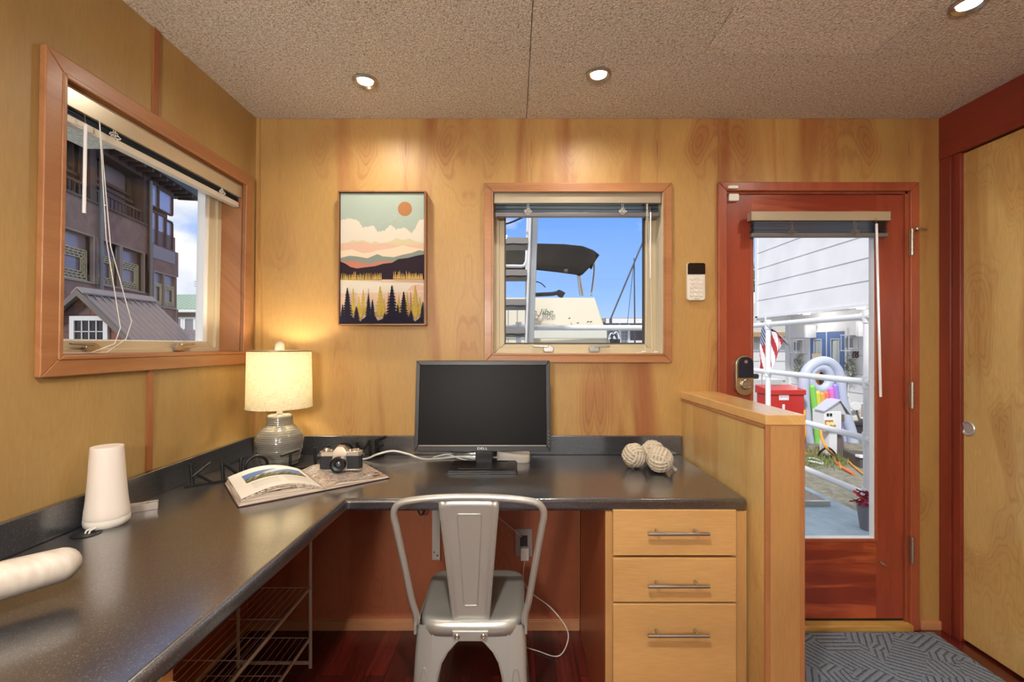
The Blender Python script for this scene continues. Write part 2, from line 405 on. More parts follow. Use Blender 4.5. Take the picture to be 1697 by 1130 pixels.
mb.box(RX+0.052, RX+0.15, 0.94, D, 0, HC); mb.box(RX, RX+0.15, YB, 0.95, 0, HC)
struct('wall_right', mb, M['maple'], origin=(RX, 0, 0))
mb = MB()
mb.box(-1.42, 2.15, YB-T, YB, -0.1, 0.1); mb.box(-1.42, 2.15, YB-T, YB, 2.2, HC+.02); mb.box(-1.42, -1.1, YB-T, YB, 0.1, 2.2); mb.box(1.85, 2.15, YB-T, YB, 0.1, 2.2)
struct('wall_rear', mb, M['maple'], origin=(0, YB, 0))
w3 = thing('fill_window', (0.4, YB, 0.1), kind='structure')  # unseen glazing added so fill daylight enters from behind
mb = MB(); mb.box(-1.1, 1.85, YB-0.09, YB-0.08, 0.1, 2.2); link('glass_pane', mb, M['glass'], w3)
mb = MB(); ring(mb, lambda u, z, d: (u, YB-0.08+d, z), -1.05, 1.80, 0.15, 2.15, 0.05, -0.03, 0.03)
mb.box(0.37, 0.43, YB-0.11, YB-0.05, 0.1, 2.2); link('window_frame', mb, M['sash'], w3, bevel=0.004)

mb = MB(); mb.box(-1.42, 2.15, YB, D+T, -0.06, 0.0); struct('floor', mb, M['floor'], origin=(0,0,0))
mb = MB(); mb.box(-2.3, 2.3, YB-0.3, D+0.35, HC+0.012, HC+0.16, 1)  # slab carried past the left wall as an unseen eave, added against sun
g = 0.0015
def cpan(x0, x1, y0, y1, mi=0): mb.box(x0+g, x1-g, y0+g, y1-g, HC, HC+0.012, mi)
cpan(-1.3, 0.057, 1.0, D); cpan(-1.3, 0.057, YB, 1.0)
cpan(0.057, 1.99, 1.635, D); cpan(0.057, 0.68, 0.4, 1.635, 0); cpan(0.68, 1.285, 0.4, 1.635, 2); cpan(1.285, 1.99, 0.4, 1.635)
cpan(0.057, 1.99, YB, 0.4)
struct('ceiling', mb, [M['ceil_a'], M['ceil_a'], M['ceil_b']], origin=(0, 0, HC))

# battens and seams
mb = MB(); mb.box(WX, WX+0.006, 1.495, 1.519, LW[3]+0.05, HC)
lean(struct('trim_1', mb, M['batten']))
mb = MB(); mb.box(WX, WX+0.006, 1.495, 1.519, 0.893, LW[2]-0.05)
lean(struct('trim_2', mb, M['batten']))
mb = MB(); mb.prism([(-1.190, 0), (-1.168, 0), (-1.168, HC), (-1.190, HC)], backm, 0, 0.004)
mb.box(-1.174, -1.170, D-0.006, D, 0.0, HC)
struct('trim_3', mb, M['maple'])
mb = MB(); mb.box(0.055, 0.062, D-0.0015, D, 2.06, HC); mb.box(0.940, 0.952, D-0.003, D, 2.06, HC)
mb.box(0.055, 0.062, D-0.0015, D, 0.893, 1.22); mb.box(-0.149, -0.143, D-0.0015, D, 0.893, 1.22)
struct('trim_4', mb, M['maple'])
mb = MB(); mb.box(RX-0.002, RX+0.06, 1.05, D-0.0, 2.156, HC); struct('trim_5', mb, M['header'], bevel=0.003)
mb = MB(); mb.box(RX, RX+0.06, 2.045, D, 0, 2.156); mb.box(RX+0.008, RX+0.06, 2.008, 2.045, 0, 2.156)
mb.box(RX, RX+0.06, 0.95, 1.0, 0, 2.156); struct('trim_6', mb, M['header_v'], bevel=0.002)
mb = MB(); mb.box(1.866, RX, D-0.014, D, 0, 0.04); struct('baseboard_back', mb, M['base_wood'], bevel=0.002)
mb = MB(); mb.box(-1.22, 0.30, D-0.018, D-0.008, 0, 0.045); mb.box(-1.22, 0.30, D-0.014, D-0.008, 0.045, 0.05)
struct('trim_7', mb, M['base_wood'], bevel=0.002)
mb = MB(); mb.box(-1.22, 0.298, D-0.008, D, 0.0, 0.76); struct('trim_8', mb, M['maple_low'])  # thin panel added to carry the shaded red tone
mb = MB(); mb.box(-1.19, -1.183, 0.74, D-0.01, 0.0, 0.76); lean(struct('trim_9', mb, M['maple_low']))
mb = MB(); mb.box(-1.183, -1.171, 0.74, D-0.02, 0.0, 0.05); lean(struct('baseboard_left', mb, M['base_wood'], bevel=0.002))

# pocket door on the right
d2 = thing('door_2', (RX+0.025, 1.5, 0), kind='structure')
mb = MB(); mb.box(RX+0.024, RX+0.05, 1.0, 2.012, 0.012, 2.15); link('door_leaf', mb, M['birch'], d2)
cu = pt(1608, 710, 1.988); cu.x = RX+0.024
mb = MB(); mb.lathe([(0.031, 0.0), (0.032, 0.003), (0.029, 0.006), (0.025, 0.004), (0.021, 0.001), (0.0001, 0.0008)], (0,0,0), 36, axis='X')
for v in mb.v: v.x = -v.x + cu.x; v.y += cu.y; v.z += cu.z
link('cup_pull', mb, pbr('satin_silver_pull', srgb(196, 198, 202), 0.35, 0.5), d2)

# ------------------------------------------------------------------ windows
def hardware(parent, fn, u, z, d, sgn):
    a = MB()
    a.prism([(u-0.022, z-0.014), (u+0.022, z-0.014), (u+0.026, z+0.004), (u+0.012, z+0.016), (u-0.012, z+0.016), (u-0.026, z+0.004)], fn, d, d+0.016)
    a.prism([(u, z+0.006), (u-sgn*0.075, z+0.010), (u-sgn*0.075, z+0.018), (u, z+0.018)], fn, d+0.010, d+0.020)
    return link('latch', a, M['nickel'], parent, bevel=0.003)
w1 = thing('window_1', (0.293, D, BW[2]), kind='structure')
mb = MB(); ring(mb, backm, BW[0], BW[1], BW[2], BW[3], 0.038, 0.0, 0.016)
ring(mb, backm, BW[0]+0.005, BW[1]-0.005, BW[2]+0.005, BW[3]-0.005, 0.010, 0.012, 0.019)
link('casing', mb, M['casing_h'], w1, bevel=0.003)
mb = MB(); ring(mb, backm, BW[0]+0.004, BW[1]-0.004, BW[2]+0.004, BW[3]-0.004, 0.006, -0.118, 0.0)
link('window_jamb', mb, pbr('painted_jamb', srgb(214, 204, 178), 0.45), w1)
x0, x1, z0, z1 = BW
mb = MB(); ring(mb, backm, x0+0.056, x1-0.056, z0+0.05, z1-0.05, 0.052, -0.135, -0.105)
ring(mb, backm, x0+0.03, x1-0.03, z0+0.03, z1-0.03, 0.03, -0.118, -0.096)
link('sash', mb, M['sash'], w1, bevel=0.004)
mb = MB(); ring(mb, backm, x0+0.060, x1-0.060, z0+0.054, z1-0.054, 0.006, -0.13, -0.103); link('gasket', mb, M['sash_dark'], w1)
mb = MB(); mb.box(x0+0.05, x1-0.05, D+0.122, D+0.127, z0+0.045, z1-0.045); link('glass_pane', mb, M['glass'], w1)
hardware(w1, backm, 0.165, z0+0.024, -0.100, 1); hardware(w1, backm, 0.385, z0+0.024, -0.100, -1)

w2 = thing('window_2', (WX, 1.6, LW[2]), kind='structure')
y0, y1, z0, z1 = LW
mb = MB(); ring(mb, leftm, y0, y1, z0, z1, 0.050, 0.0, 0.018); ring(mb, leftm, y0+0.005, y1-0.005, z0+0.005, z1-0.005, 0.012, 0.014, 0.021)
link('casing', mb, M['casing_y'], w2, bevel=0.003)
mb = MB(); ring(mb, leftm, y0+0.006, y1-0.006, z0+0.006, z1-0.006, 0.008, -0.14, 0.0); link('window_jamb', mb, M['casing_y'], w2)
mb = MB(); ring(mb, leftm, y0+0.052, y1-0.075, z0+0.045, z1-0.045, (0.05, 0.05, 0.04, 0.04), -0.135, -0.095)
ring(mb, leftm, y0+0.02, y1-0.035, z0+0.02, z1-0.02, (0.02, 0.03, 0.02, 0.02), -0.12, -0.085)
link('sash', mb, M['sash'], w2, bevel=0.004)
mb = MB(); ring(mb, leftm, y0+0.055, y1-0.095, z0+0.048, z1-0.048, (0.006, 0.022, 0.006, 0.006), -0.13, -0.098); link('glazing_bead', mb, M['glazing_white'], w2)
mb = MB(); mb.box(WX-0.128, WX-0.123, y0+0.045, y1-0.09, z0+0.04, z1-0.04); link('glass_pane', mb, M['glass'], w2)
hardware(w2, leftm, 1.385, z0+0.022, -0.088, 1); hardware(w2, leftm, 1.745, z0+0.022, -0.088, -1)
lean(w2)

# ------------------------------------------------------------------ door
d1 = thing('door_1', (1.395, D, 0), kind='structure')
mb = MB()
for a, b in ((DR[0]-0.041, DR[0]), (DR[1], DR[1]+0.041)):
    pass
mb.prism([(DR[0]-0.041, 0), (DR[0], 0), (DR[0], DR[3]), (DR[0]-0.041, DR[3]+0.041)], backm, 0, 0.018)
mb.prism([(DR[1], 0), (DR[1]+0.041, 0), (DR[1]+0.041, DR[3]+0.041), (DR[1], DR[3])], backm, 0, 0.018)
mb.prism([(DR[0], DR[3]), (DR[1], DR[3]), (DR[1]+0.041, DR[3]+0.041), (DR[0]-0.041, DR[3]+0.041)], backm, 0, 0.018)
link('casing', mb, M['door_case'], d1, bevel=0.004)
mb = MB(); mb.box(DR[0], DR[0]+0.006, D, D+0.13, 0, DR[3]); mb.box(DR[1]-0.012, DR[1], D, D+0.13, 0, DR[3]); mb.box(DR[0], DR[1], D, D+0.13, DR[3]-0.008, DR[3])
link('door_jamb', mb, M['door_case'], d1)
LX0, LX1, LZ0, LZ1 = DR[0]+0.008, DR[1]-0.016, 0.045, DR[3]-0.012
GX0, GX1, GZ0, GZ1 = 1.096, 1.672, 0.405, 1.885
LY0, LY1 = D+0.004, D+0.048
mb = MB()
mb.box(LX0, GX0, LY0, LY1, LZ0, LZ1); mb.box(GX1, LX1, LY0, LY1, LZ0, LZ1)
mb.box(GX0, GX1, LY0, LY1, GZ1, LZ1, 1); mb.box(GX0, GX1, LY0, LY1, LZ0, GZ0, 1)
link('door_leaf', mb, [M['door_red'], M['door_red_h']], d1)
mb = MB(); dm = lambda u, z, d: (u, LY0-d, z)
ring(mb, dm, GX0+0.008, GX1-0.008, GZ0+0.008, GZ1-0.008, 0.014, -0.02, 0.004); link('glazing_moulding', mb, M['door_case'], d1, bevel=0.003)
mb = MB(); ring(mb, dm, GX0+0.010, GX1-0.010, GZ0+0.010, GZ1-0.010, 0.006, -0.03, -0.001); link('glazing_bead', mb, M['glazing_white'], d1)
mb = MB(); mb.box(GX0, GX1, LY0+0.02, LY0+0.025, GZ0, GZ1); link('glass_pane', mb, M['glass'], d1)
for zc in (1.306-(403-572)/359.5, 1.306-(654-572)/359.5, 1.306-(907-572)/359.5):
    mb = MB(); mb.cyl((1.815, D-0.022, zc-0.060), (1.815, D-0.022, zc+0.060), 0.0075, n=14)
    for k in range(5): mb.cyl((1.815, D-0.022, zc-0.058+k*0.0245), (1.815, D-0.022, zc-0.040+k*0.0245), 0.0092, n=14)
    mb.box(1.806, 1.824, D-0.02, D-0.016, zc-0.058, zc+0.058)
    link('hinge', mb, M['nickel'], d1)
mb = MB(); q = Vector((1.822, D-0.03, 1.833)); mb.tube([q, q+Vector((0.016, -0.01, 0.004)), q+Vector((0.034, -0.006, -0.001)), q+Vector((0.05, -0.004, -0.002))], 0.004, 8)
mb.sphere(q+Vector((0.006, -0.004, 0.0)), 0.009, 12, 8); link('hinge_stop', mb, M['nickel'], d1)
mb = MB(); q = pt(1462, 933, LY0-0.002); mb.obox(q+Vector((0,-.004,0)), (0.03, 0.008, 0.007), (0, 0.5, 0)); mb.obox(q+Vector((0.004,-.006,-0.004)), (0.018, 0.01, 0.006), (0, 0.5, 0)); link('catch_plate', mb, M['nickel'], d1, bevel=0.001)
# threshold
mb = MB(); mb.box(DR[0], DR[1]+0.004, D-0.03, D+0.14, 0.0, 0.03); link('threshold', mb, M['threshold'], d1, bevel=0.004)
mb = MB(); mb.box(DR[0]+0.01, DR[1]-0.012, D+0.012, D+0.04, 0.03, 0.045); link('weather_strip', mb, M['black_plastic'], d1)
# smart lock
def rbox(mb, fn, cu, cz, w, h, r, d0, d1, mi=0, n=8, rt=None):
    rt = r if rt is None else rt; pts = []
    for (sx, sz, a0, rr) in ((1, 1, 0, rt), (-1, 1, PI/2, rt), (-1, -1, PI, r), (1, -1, 1.5*PI, r)):
        ox, oz = cu+sx*(w/2-rr), cz+sz*(h/2-rr)
        for k in range(n+1):
            a = a0+k/n*PI/2; pts.append((ox+rr*math.cos(a), oz+rr*math.sin(a)))
    return mb.prism(pts, fn, d0, d1, mi)
lc = pt(1230.5, 622, LY0)
lk = MB(); rbox(lk, dm, lc.x, lc.z, 0.082, 0.182, 0.038, 0.0, 0.022)
lock = link('smart_lock', lk, M['brass'], d1, bevel=0.003)
a = MB(); rbox(a, dm, lc.x+0.002, lc.z+0.038, 0.070, 0.096, 0.004, 0.022, 0.028, rt=0.032); link('touch_screen', a, pbr('lock_glass', srgb(26, 34, 54), 0.12), lock, bevel=0.0015)
a = MB(); a.lathe([(0.0075, 0), (0.0075, 0.0015), (0.004, 0.0015), (0.004, 0.0005), (0.0001, 0.0005)], (lc.x+0.002, LY0-0.028, lc.z+0.064), 20, axis='Y'); link('logo_ring', a, M['nickel'], lock)
a = MB(); a.lathe([(0.024, 0), (0.024, 0.008), (0.019, 0.012), (0.017, 0.010), (0.0001, 0.010)], (lc.x+0.002, LY0-0.022, lc.z-0.040), 28, axis='Y')
a.box(lc.x-0.014, lc.x+0.018, LY0-0.044, LY0-0.03, lc.z-0.045, lc.z-0.035); link('thumb_turn', a, M['nickel'], lock, bevel=0.0015)
# door sensor
sn = thing('entry_sensor', (1.01, D-0.02, 2.0), 'small white two-piece contact sensor at top left of red door', 'sensor')
a = MB(); q = pt(1214, 328.5, LY0); rbox(a, lambda u, z, d: (u, LY0-d, z), q.x, q.z, 0.048, 0.034, 0.008, 0.0, 0.016); link('sensor_body', a, M['off_white'], sn, bevel=0.003)
a = MB(); q = pt(1213.5, 311, D-0.018); rbox(a, lambda u, z, d: (u, D-0.018-d, z), q.x, q.z, 0.048, 0.015, 0.007, 0.0, 0.012); link('magnet_body', a, M['off_white'], sn, bevel=0.003)

# keypad
kc = pt(1153, 467, D-0.01)
kp = thing('alarm_keypad', (kc.x, D, kc.z-0.085), 'white alarm keypad with black display mounted on the wood wall left of the door', 'keypad')
a = MB(); rbox(a, backm, kc.x, kc.z, 0.083, 0.172, 0.012, 0.0, 0.018); link('housing', a, M['off_white'], kp, bevel=0.004)
a = MB(); rbox(a, backm, kc.x, kc.z+0.059, 0.080, 0.052, 0.002, 0.0175, 0.0195, rt=0.010); link('display', a, M['keypad_black'], kp)
for r in range(5):
    for c in range(3):
        a = MB(); a.lathe([(0.0088, 0), (0.0085, 0.002), (0.0065, 0.0032), (0.0001, 0.0026)], (kc.x-0.022+c*0.022, D-0.018, kc.z+0.014-r*0.0188), 18, axis='Y')
        link('key', a, M['white_matte'], kp)
a = MB(); a.box(kc.x-0.010, kc.x+0.010, D-0.0188, D-0.018, kc.z-0.080, kc.z-0.078); link('logo', a, pbr('logo_grey', srgb(110, 104, 98), 0.5), kp)

# ------------------------------------------------------------------ blinds
def blind(name, label, fn, u0, u1, dF, ztop, vh, stack, nsl, rail_t, base, cords, wand, mats, clips=(), slat_w=0.022, loop=None, knots=False):
    t = thing(name, base, label, 'blind')
    a = MB(); a.prism([(u0, ztop-vh), (u1, ztop-vh), (u1, ztop), (u0, ztop)], fn, dF-0.004, dF, 0)
    a.prism([(u0, ztop-vh), (u1, ztop-vh), (u1, ztop-vh+0.003), (u0, ztop-vh+0.003)], fn, dF-0.012, dF, 0)
    a.prism([(u0, ztop-vh*0.9), (u0+0.003, ztop-vh*0.9), (u0+0.003, ztop), (u0, ztop)], fn, dF-0.034, dF, 0)
    a.prism([(u1-0.003, ztop-vh*0.9), (u1, ztop-vh*0.9), (u1, ztop), (u1-0.003, ztop)], fn, dF-0.034, dF, 0)
    link('valance', a, mats[0], t, bevel=0.001)
    a = MB(); a.prism([(u0+0.005, ztop-vh*0.75), (u1-0.005, ztop-vh*0.75), (u1-0.005, ztop-0.002), (u0+0.005, ztop-0.002)], fn, dF-0.034, dF-0.006); link('head_rail', a, M['bottom_grey'], t)
    zt = ztop-vh*0.72; zb = zt-stack
    for k in range(nsl):
        z = zt - (k+0.5)*(stack/nsl); j = random.uniform(-0.002, 0.002); jz = random.uniform(-0.001, 0.001); a = MB()
        a.prism([(u0+0.008+j, z+jz), (u1-0.008+j, z-jz), (u1-0.008+j, z-jz+0.0012), (u0+0.008+j, z+jz+0.0012)], fn, dF-0.030, dF-0.030+slat_w)
        link('slat', a, mats[1] if k % 3 else M['slat_dark'], t)
    a = MB(); a.prism([(u0+0.006, zb-rail_t), (u1-0.006, zb-rail_t), (u1-0.006, zb), (u0+0.006, zb)], fn, dF-0.032, dF-0.006); link('bottom_rail', a, mats[2], t, bevel=0.003)
    for u in clips:
        a = MB()
        for s in range(3):
            pts = []
            for k in range(17):
                th = 2*PI*k/16; rr = 0.013+0.005*math.sin(3*th+s*2)
                pts.append(fn(u+rr*math.cos(th)*1.1, zb-0.002+rr*math.sin(th)*0.55+s*0.004, dF+0.001+0.002*math.sin(2*th+s)))
            a.tube(pts, 0.0009, 5)
        a.tube([fn(u-0.004, zt+0.01, dF-0.002), fn(u-0.003, zb, dF)], 0.0008, 5); a.tube([fn(u+0.004, zt+0.01, dF-0.002), fn(u+0.003, zb, dF)], 0.0008, 5)
        link('ladder_cord', a, pbr('twisted_ladder_cord', srgb(120, 108, 92), 0.7) if knots else M['cord'], t)
    for pts in cords:
        a = MB(); a.tube([fn(*p) for p in pts], 0.0013, 6); link('pull_cord', a, M['cord'], t)
    if wand:
        a = MB(); p0, p1 = fn(*wand[0]), fn(*wand[1]); a.cyl(p0, p1, wand[2], n=10)
        a.sphere(p0, wand[2]*1.2, 10, 6); link('tilt_wand', a, M['wand'], t)
        a = MB(); a.tube([fn(wand[0][0], wand[0][1]+0.03, wand[0][2]-0.004), fn(wand[0][0]-0.004, wand[0][1]+0.012, wand[0][2]+0.002), p0], 0.0016, 6); link('wand_hook', a, M['nickel'], t)
    return t, zb
# back window blind
bz = 2.006
bt, zb = blind('venetian_blind', 'silver venetian blind drawn up at the top of the window facing the desk', backm, -0.093, 0.679, 0.0, bz, 0.046, 0.052, 9, 0.02,
      (0.29, D, 1.9), [[(0.612, 1.96, -0.004), (0.613, 1.5, -0.006), (0.612, 1.275, -0.03), (0.60, 1.2705, -0.045), (0.575, 1.2705, -0.05)],
       [(0.616, 1.96, -0.004), (0.632, 1.6, -0.006), (0.645, 1.275, -0.03), (0.655, 1.2705, -0.045), (0.675, 1.2705, -0.05)]],
      ((0.628, 1.915, 0.004), (0.628, 1.615, 0.002), 0.0035), (M['valance'], M['slat'], M['bottom_grey']), (0.064, 0.50))
for u in (0.60, 0.655):
    a = MB(); a.tube([(u, D+0.045, 1.2745), (u+0.010, D+0.047, 1.2745), (u+0.024, D+0.05, 1.2745)], [0.003, 0.0046, 0.0025], 10); link('cord_tassel', a, M['white_plastic'], bt)
# left window blind
lt, zb = blind('venetian_blind', 'pale venetian blind drawn up at the top of the corner window on the left wall', leftm, 1.200, 1.992, 0.0, 2.004, 0.056, 0.036, 8, 0.022,
      (WX, 1.6, 1.9), [[(1.305, 1.955, 0.004), (1.335, 1.62, 0.003), (1.39, 1.36, 0.002), (1.385, 1.31, -0.01), (1.33, 1.2835, -0.03), (1.29, 1.2835, -0.03)],
       [(1.305, 1.955, 0.004), (1.35, 1.6, 0.003), (1.43, 1.38, 0.002), (1.425, 1.325, -0.01), (1.38, 1.2835, -0.03), (1.27, 1.2835, -0.03), (1.20, 1.29, -0.03)]],
      ((1.262, 1.915, 0.006), (1.262, 1.672, 0.006), 0.0042), (M['valance'], M['slat_dark'], M['bottom_rail']), (1.36, 1.86))
lean(lt)
# door blind
b3, zb = blind('venetian_blind', 'silver venetian blind bunched up over the glass of the red door', lambda u, z, d: (u, LY0-d, z), 1.062, 1.690, 0.062, 1.306+(572-350)/755*2.04, 0.042, 0.064, 11, 0.018,
      (1.38, D, 1.85), [], ((1.621, 1.845, 0.066), (1.640, 1.075, 0.066), 0.0052), (M['valance'], M['slat_dark'], M['bottom_grey']), (1.245, 1.528), knots=True)

# ================================================================== DESK
CT = 0.805
ct = thing('desk_worktop', (-0.6, 1.5, 0.763), 'dark speckled laminate corner worktop with a rounded front edge', 'desk')
mb = MB()
xi, yi, xr = -0.5465, 1.485, 0.767
poly = [(-1.206, -0.35), (-0.585, -0.35), (xi, yi-0.03), (xi+0.03, yi), (xr-0.02, yi), (xr, yi+0.02), (xr, D-0.002), (-1.206, D-0.002)]
poly = [(-1.206, -0.35), (-0.592, -0.35), (xi, yi), (xr-0.018, yi), (xr-0.004, yi+0.006), (xr, yi+0.02), (xr, D-0.002), (-1.206, D-0.002)]
mb.prism(poly, lambda x, y, z: (x, y, z), 0.763, CT)
link('worktop_slab', mb, M['counter'], ct, bevel=0.014, seg=4)
mb = MB(); mb.box(-1.19, xr, D-0.020, D-0.002, CT, 0.892); tag(link('back_upstand', mb, M['counter'], bevel=0.003), 'dark speckled upstand running along the back wall behind the monitor', 'upstand')
mb = MB(); mb.prism([(-0.35, CT), (D-0.02, CT), (D-0.02, 0.890), (-0.35, 0.890)], lambda u, z, d: (-1.212+d, u, z), 0.0, 0.019); tag(link('side_upstand', mb, M['counter'], bevel=0.003), 'dark speckled upstand running along the left wall below the corner window', 'upstand')
gx, gy = pt(143, 885, 1.208).x, 1.208
mb = MB(); mb.lathe([(0.030, 0.0), (0.032, 0.0015), (0.028, 0.0018), (0.026, 0.0005), (0.0001, 0.0005)], (gx, gy, CT), 28); link('grommet_hole', mb, M['black_plastic'], ct)

# drawer cabinet
cb = thing('drawer_cabinet', (0.53, 1.8, 0), 'maple desk cabinet with three drawers beneath the right end of the worktop', 'cabinet')
cx0, cx1, cy0 = 0.300, 0.764, 1.515
mb = MB(); mb.box(cx0, cx0+0.016, cy0, D-0.02, 0.0, 0.762); mb.box(cx1-0.016, cx1, cy0, D-0.02, 0.0, 0.762); mb.box(cx0, cx1, D-0.036, D-0.02, 0, 0.762)
mb.box(cx0+0.016, cx1-0.016, cy0+0.06, D-0.04, 0.07, 0.088); link('carcass', mb, wood('cabinet_side_shaded', srgb(176, 96, 56), srgb(150, 74, 44), 'Z', .6, 1, .35, .2, .1), cb)  # maple too; shade and red floor reflection put into the colour
mb = MB(); fy0 = cy0-0.018
mb.box(cx0, cx0+0.034, fy0, cy0, 0.0, 0.762); mb.box(cx1-0.050, cx1, fy0, cy0, 0.0, 0.762)
for z in (0.06, 0.476, 0.622, 0.742): mb.box(cx0+0.034, cx1-0.05, fy0, cy0, z, z+0.020)
link('face_frame', mb, M['frame_maple'], cb)
s_ = 755/(fy0-0.018)
def dz(py): return CAMZ-(py-CY)/s_
dx0, dx1 = (1016-CX)/s_, (1221-CX)/s_
for (ya, yb, hy) in ((845, 921, 876), (925, 998, 961), (1001, 1190, 1041)):
    a = MB(); a.box(dx0, dx1, fy0-0.018, fy0, dz(yb), dz(ya)); dr = link('drawer', a, M['drawer'], cb, bevel=0.003)
    hz = dz(hy)-0.004; hx0, hx1 = (1074-CX)/755*(fy0-0.05), (1176-CX)/755*(fy0-0.05); a = MB()
    a.cyl((hx0, fy0-0.05, hz), (hx1, fy0-0.05, hz), 0.0058, n=14)
    for u in (hx0+0.025, hx1-0.045): a.cyl((u+0.01, fy0-0.05, hz), (u+0.01, fy0-0.017, hz), 0.005, n=12)
    link('bar_handle', a, M['nickel'], dr)
# cabinet under the near end of the left worktop
nb = thing('base_cabinet', (-0.9, 0.2, 0), 'pale maple base cabinet under the near end of the left worktop', 'cabinet')
mb = MB(); mb.box(-1.19, -0.575, -0.3, 0.768, 0.0, 0.762); link('carcass', mb, M['frame_maple'], nb)
mb = MB(); mb.box(-0.575, -0.560, 0.25, 0.758, 0.60, 0.748); dr = link('drawer', mb, M['drawer'], nb, bevel=0.003)
mb = MB(); mb.box(-0.575, -0.560, 0.25, 0.758, 0.08, 0.585); link('cabinet_door', mb, M['drawer'], nb, bevel=0.003)

# half wall
hw = thing('half_wall', (0.83, 1.75, 0), kind='structure')
HX0, HY0 = 0.770, 1.392; HXN, HXF = 0.884, 0.925
mb = MB(); mb.prism([(HX0, HY0), (HXN, HY0), (HXF, D-0.0), (HX0, D)], lambda x, y, z: (x, y, z), 0.0, 1.062); hwm = link('panel', mb, M['maple_half'], hw)
mb = MB(); mb.prism([(HX0-0.004, HY0-0.006), (HXN+0.004, HY0-0.006), (HXF+0.004, D), (HX0-0.004, D)], lambda x, y, z: (x, y, z), 1.062, 1.094); link('cap_board', mb, wood('maple_cap', srgb(214, 172, 110), srgb(190, 136, 82), 'Y', .5, 1.5, .25, .4, .1), hw, bevel=0.003)
mb = MB(); mb.box(HX0-0.003, HX0+0.012, HY0-0.004, HY0+0.008, 0.0, 1.062); mb.box(HXN-0.012, HXN+0.003, HY0-0.004, HY0+0.008, 0.0, 1.062)
mb.box(HX0-0.003, HX0+0.002, HY0+0.0, D, 1.050, 1.062)
link('edge_trim', mb, M['casing'], hw, bevel=0.002)
mb = MB(); mb.box(HX0+0.012, HXN-0.012, HY0-0.0015, HY0, 0.0, 1.062); link('end_panel', mb, M['frame_maple'], hw)

# door mat
mt = thing('door_mat', (1.42, 1.75, 0.0), 'grey blue ribbed entrance mat with angular leaf pattern in front of the red door', 'mat')
def m_mat():
    m = pbr('ribbed_mat', rough=0.95); t, b = nodes(m); co = t.coord()
    sep = t.new('ShaderNodeSeparateXYZ'); t.put(sep.inputs[0], co)
    x, y = sep.outputs[0], sep.outputs[1]
    vn = t.new('ShaderNodeTexVoronoi'); vn.distance = 'MANHATTAN'; t.put(vn.inputs['Vector'], t.mapping(co, (1, 1, 0), rot=(0, 0, PI/4))); vn.inputs['Scale'].default_value = 7.5
    sc3 = t.new('ShaderNodeSeparateColor'); t.put(sc3.inputs[0], vn.outputs['Color'])
    ang = t.math('MULTIPLY', t.math('FLOOR', t.math('MULTIPLY', sc3.outputs[0], 6.0)), PI/6)
    ph = t.math('ADD', t.math('MULTIPLY', x, t.math('COSINE', ang)), t.math('MULTIPLY', y, t.math('SINE', ang)))
    r = t.math('SINE', t.math('MULTIPLY', ph, 260.0))
    n = t.noise(co, 500, 3)
    h = t.math('ADD', t.math('MULTIPLY', r, 0.4), n)
    f = t.ramp(h, [(0.1, 0.0), (0.4, 1.0)])
    col = t.mix(f, srgb(66, 76, 88), t.ramp(n, [(0.35, srgb(104, 120, 138)), (0.65, srgb(158, 174, 192))]))
    t.put(b.inputs['Base Color'], col); t.put(b.inputs['Normal'], t.bump(h, 0.9, 0.004)); return m
M['mat'] = m_mat()
mb = MB(); mb.box(0.96, 1.90, 1.28, 2.065, 0.0, 0.004); link('backing', mb, M['black_plastic'], mt)
mb = MB(); mb.box(0.965, 1.895, 1.285, 2.06, 0.004, 0.011); link('pile', mb, M['mat'], mt, bevel=0.004)

# ------------------------------------------------------------------ recessed lamps
def can(i, x, y, label, grp, pw=1.0):
    t = thing('recessed_downlight', (x, y, HC), label, 'ceiling light', group=grp)
    a = MB(); a.lathe([(0.048, 0.0), (0.048, -0.005), (0.041, -0.010), (0.030, -0.004), (0.030, 0.0)], (x, y, HC), 36, closed=True); link('trim_ring', a, M['nickel'], t)
    a = MB(); a.lathe([(0.030, -0.0035), (0.02, -0.005), (0.0001, -0.0055)], (x, y, HC), 28); link('lens', a, LENS, t)
    l = bpy.data.lights.new('downlight', 'SPOT'); l.energy = CAN_POWER*pw; l.color = CAN_COLOR; l.spot_size = math.radians(165); l.spot_blend = 0.85; l.shadow_soft_size = 0.035
    o = bpy.data.objects.new('downlight', l); COL.objects.link(o); o.parent = t; o.location = (0, 0, -0.012)
LENS = pbr('lamp_lens', srgb(255, 240, 214), 0.4, emit=srgb(255, 236, 200), emit_s=9.0)
can(0, -0.589+0.002, 1.798, 'round silver recessed downlight above the framed mountain picture', None)
can(1, 0.3255, 1.7555, 'round silver recessed downlight above the desk window', None)
can(2, 1.389, 1.39, 'round silver recessed downlight cut by the top edge near the right header', None)
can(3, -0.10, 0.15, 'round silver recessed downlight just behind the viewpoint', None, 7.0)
can(3, -0.6, -1.8, 'left one of two round silver downlights at the rear of the room', None, 1.5)
can(3, 0.71, -1.8, 'right one of two round silver downlights at the rear of the room', None, 1.5)

